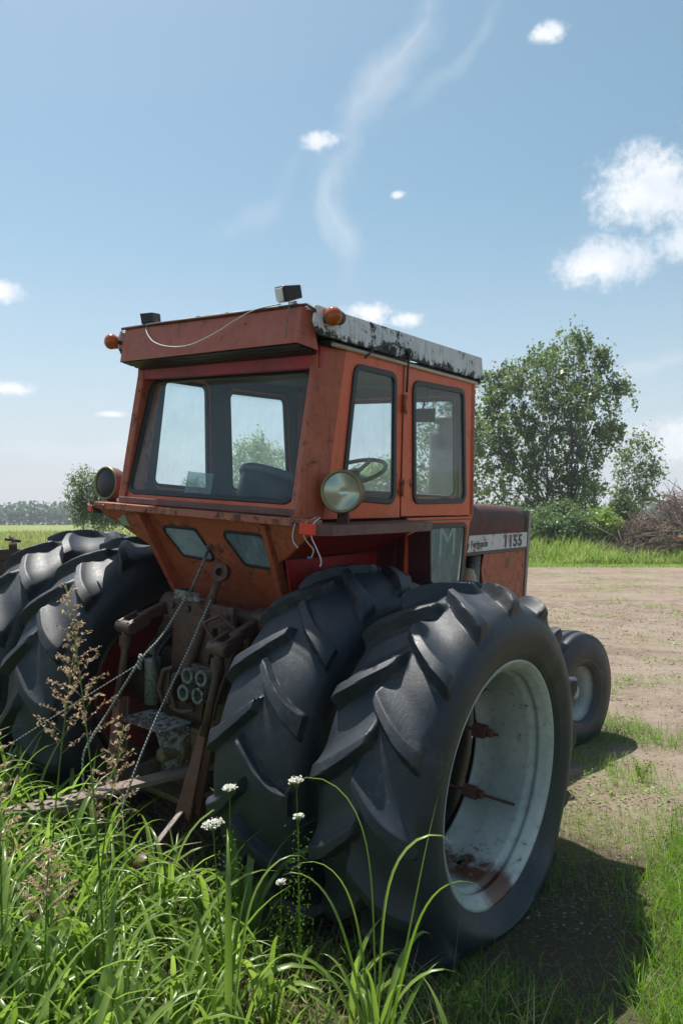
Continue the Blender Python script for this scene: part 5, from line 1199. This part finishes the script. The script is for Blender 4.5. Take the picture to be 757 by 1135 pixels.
tree('willow_tree', loc, 3.6, lb, M_LIGHTTREE, 'pale tree seen through the rear side window behind the steering wheel', 'tree', leaf=.10, per=24, clusters=60, trunk_r=.09, fork=.2, rc=.25)
loc, lb = lobes_px(205, 34, [(215, 548, 10, 10, 0), (196, 556, 12, 8, 0), (228, 556, 12, 12, 0)])
tree('willow_tree', loc, 2.6, lb, M_LIGHTTREE, 'low pale tree in the left half of the rear window', 'tree', leaf=.09, per=22, clusters=60, trunk_r=.06, fork=.2, rc=.22)
# bushes in front of the trees
BL = ['rounded leafy bush just right of the hood, lowest of the row', 'leafy bush second right of the hood', 'taller bush in the middle of the row under the big tree', 'light bush left of the brush pile', 'dark bush below the small tree', 'broad bush behind the hood']
for i, (u, v, ru, rv, d, mt) in enumerate([(604, 592, 26, 20, 35, M_BUSH), (640, 590, 26, 18, 34.5, M_BUSH), (618, 575, 34, 14, 37, M_BUSH), (668, 588, 20, 22, 34, M_WEED), (690, 572, 20, 16, 38, M_COTTON), (570, 590, 28, 24, 36, M_BUSH)]):
    loc, lb = lobes_px(u, d, [(u - ru * .4, v + 4, ru * .6, rv * .8, 0), (u + ru * .4, v + 2, ru * .6, rv * .8, .3), (u, v - rv * .25, ru * .6, rv * .7, -.3)])
    tree('bush', loc, 1.0, lb, mt, BL[i], 'bush', leaf=.11, per=24, clusters=110, trunk_r=.04, fork=.15, rc=.22, group='bushes along the far edge of the lot')
# brush pile
def brush_pile():
    u0, d = 735, 33; s = d / 861; cx0 = (u0 - 378.5) * s; root = empty('brush_pile', (cx0, d, float(hgt(cx0, d)))); tag(root, 'heap of dead brown brushwood at the right edge of the lot', 'brush pile')
    n = 5200; cx_ = rng.normal(0, 1, n) * 1.35; r_ = np.abs(cx_) / 2.9
    x = rng.uniform(-2.9, 3.6, n); y = rng.normal(0, .7, n); top = np.clip(2.85 * (1 - np.clip(-(x - .6) / 3.5, 0, 1) ** 1.3) * (1 - np.clip((x - 1.5) / 4, 0, 1) ** 2) + .3 * np.sin(x * 4) + .2 * np.sin(x * 9 + 1), .25, None)
    z = rng.uniform(0, 1, n) ** .8 * top * (1 - .12 * y * y)
    L = rng.uniform(.25, .9, n); d_ = rng.normal(0, 1, (n, 3)) * np.array((1, .7, .7)); d_ /= np.linalg.norm(d_, axis=1, keepdims=True); dd, a, b = frame_from(d_)
    w_ = rng.uniform(.007, .022, n)[:, None]; c0 = np.c_[x, y, z]; c1 = c0 + dd * L[:, None] + np.c_[np.zeros(n), np.zeros(n), rng.normal(0, .08, n)]
    c0[:, 2] = np.maximum(c0[:, 2], 0.02); c1[:, 2] = np.maximum(c1[:, 2], .02)
    V = []; 
    for cc, ws in ((c0, 1), (c1, .5)):
        for t in (0, 2.094, 4.189): V.append(cc + (a * math.cos(t) + b * math.sin(t)) * w_ * ws)
    V = np.stack(V, 1).reshape(-1, 3); i0 = (np.arange(n) * 6)[:, None, None]; F = (i0 + np.array([(0, 1, 4, 3), (1, 2, 5, 4), (2, 0, 3, 5)])[None]).reshape(-1, 4)
    link('twigs', np_mesh('twigs', V, F), M_TWIG, root)
    k = MB()
    for q in range(26):
        x0 = rng.uniform(-2.2, 3); y0 = rng.uniform(-.9, 0); k.tube([(x0, y0, rng.uniform(.1, 1.0)), (x0 + rng.uniform(-.8, .8), y0 + .3, rng.uniform(.4, 1.4)), (x0 + rng.uniform(-1.6, 1.6), y0 + .6, rng.uniform(.5, 2.2))], [.05, .04, .02], 7)
    k.build('branches', M_BARK, root)
    return cx0, d
bxp, byp = brush_pile()
k = MB(); k.tube([(bxp + .05, byp - 1.2, 1.15), (bxp + 1.0, byp - .9, 1.22)], [.13, .11], 16); tag(k.build('log', M_LOGEND), 'orange-brown cut log lying on the front of the brush pile', 'log')
# summer haze
k = MB(); k.box(-900, 900, -300, 900, -8, 60); hz = k.build('haze'); hz['kind'] = 'stuff'; hz['label'] = 'pale summer haze over the fields'; hz['category'] = 'haze'
m = bpy.data.materials.new('summer_haze'); m.use_nodes = True; t = NT(m.node_tree); t.n.clear(); out = t.new('ShaderNodeOutputMaterial'); pvn = t.new('ShaderNodeVolumePrincipled')
pvn.inputs['Color'].default_value = (.86, .91, 1, 1); pvn.inputs['Density'].default_value = .0008; t.l.new(pvn.outputs[0], out.inputs['Volume']); hz.data.materials.append(m)
# far wood on the horizon, left and around
def far_wood():
    P = []; D = []
    for az0 in np.arange(-60, 62, .28):
        d = 330 + rng.normal(0, 12); h = 7.5 + 2.2 * smooth_noise(np.array(az0), np.array(0), .5, 3) + 1.6 * rng.random(); n = 80; a = math.radians(az0)
        c = np.array((math.sin(a) * d, math.cos(a) * d, 0.)); q = rng.normal(0, 1, (n, 3)) * np.array((1.6, 1.6, h * .24)) + np.array((0, 0, h * .5)); q[:, 2] = np.clip(q[:, 2], 0.2, h)
        P.append(c + q); D.append(rng.normal(0, 1, (n, 3)))
    P = np.concatenate(P); V, F = leaf_cloud(P, np.concatenate(D), rng.uniform(1.2, 2.4, len(P)), .8)
    tag(link('far_wood', np_mesh('far_wood', V, F), M_FARWOOD), 'distant line of trees along the horizon', 'wood', kind='stuff')
far_wood()
k = MB(); k.tube([(-88, 330, 0), (-88, 330, 15)], [1.2, .4], 8); k.lathe([(0, .3), (3, 1.4), (5, 1.2), (6, .1)], (-88, 330, 10.5), (0, 0, 1), 10); tag(k.build('poplar_tree', M_FARWOOD), 'thin lone tree top rising above the distant wood at the left', 'tree')
# old steel bar implement beyond the left tyres
imp = empty('farm_implement', (-3.25, 6.0, float(hgt(-3.25, 6.0)))); tag(imp, 'old dark steel implement frame with a lever, beyond the left tyres', 'implement'); imp.rotation_euler = (0, 0, R(25))
k = MB(); k.box(-.75, .75, -.05, .05, 1.28, 1.37); k.box(-.75, .70, .4, .5, 1.25, 1.33); k.box(-.6, -.5, -.045, .45, .0, 1.28); k.box(.56, .64, -.045, .45, .0, 1.28); k.build('frame', M_GREASE, imp, bevel=.01)
k = MB(); k.tube([(.66, 0, 1.30), (.67, -.02, 1.42), (.64, 0, 1.48)], .014, 8); k.tube([(.60, 0, 1.45), (.72, 0, 1.43)], .012, 8); k.lathe([(-.03, .035), (.03, .035), (.03, 0)], (.66, -.02, 1.39), (1, 0, 0), 12); k.build('lever', M_GREASE, imp)
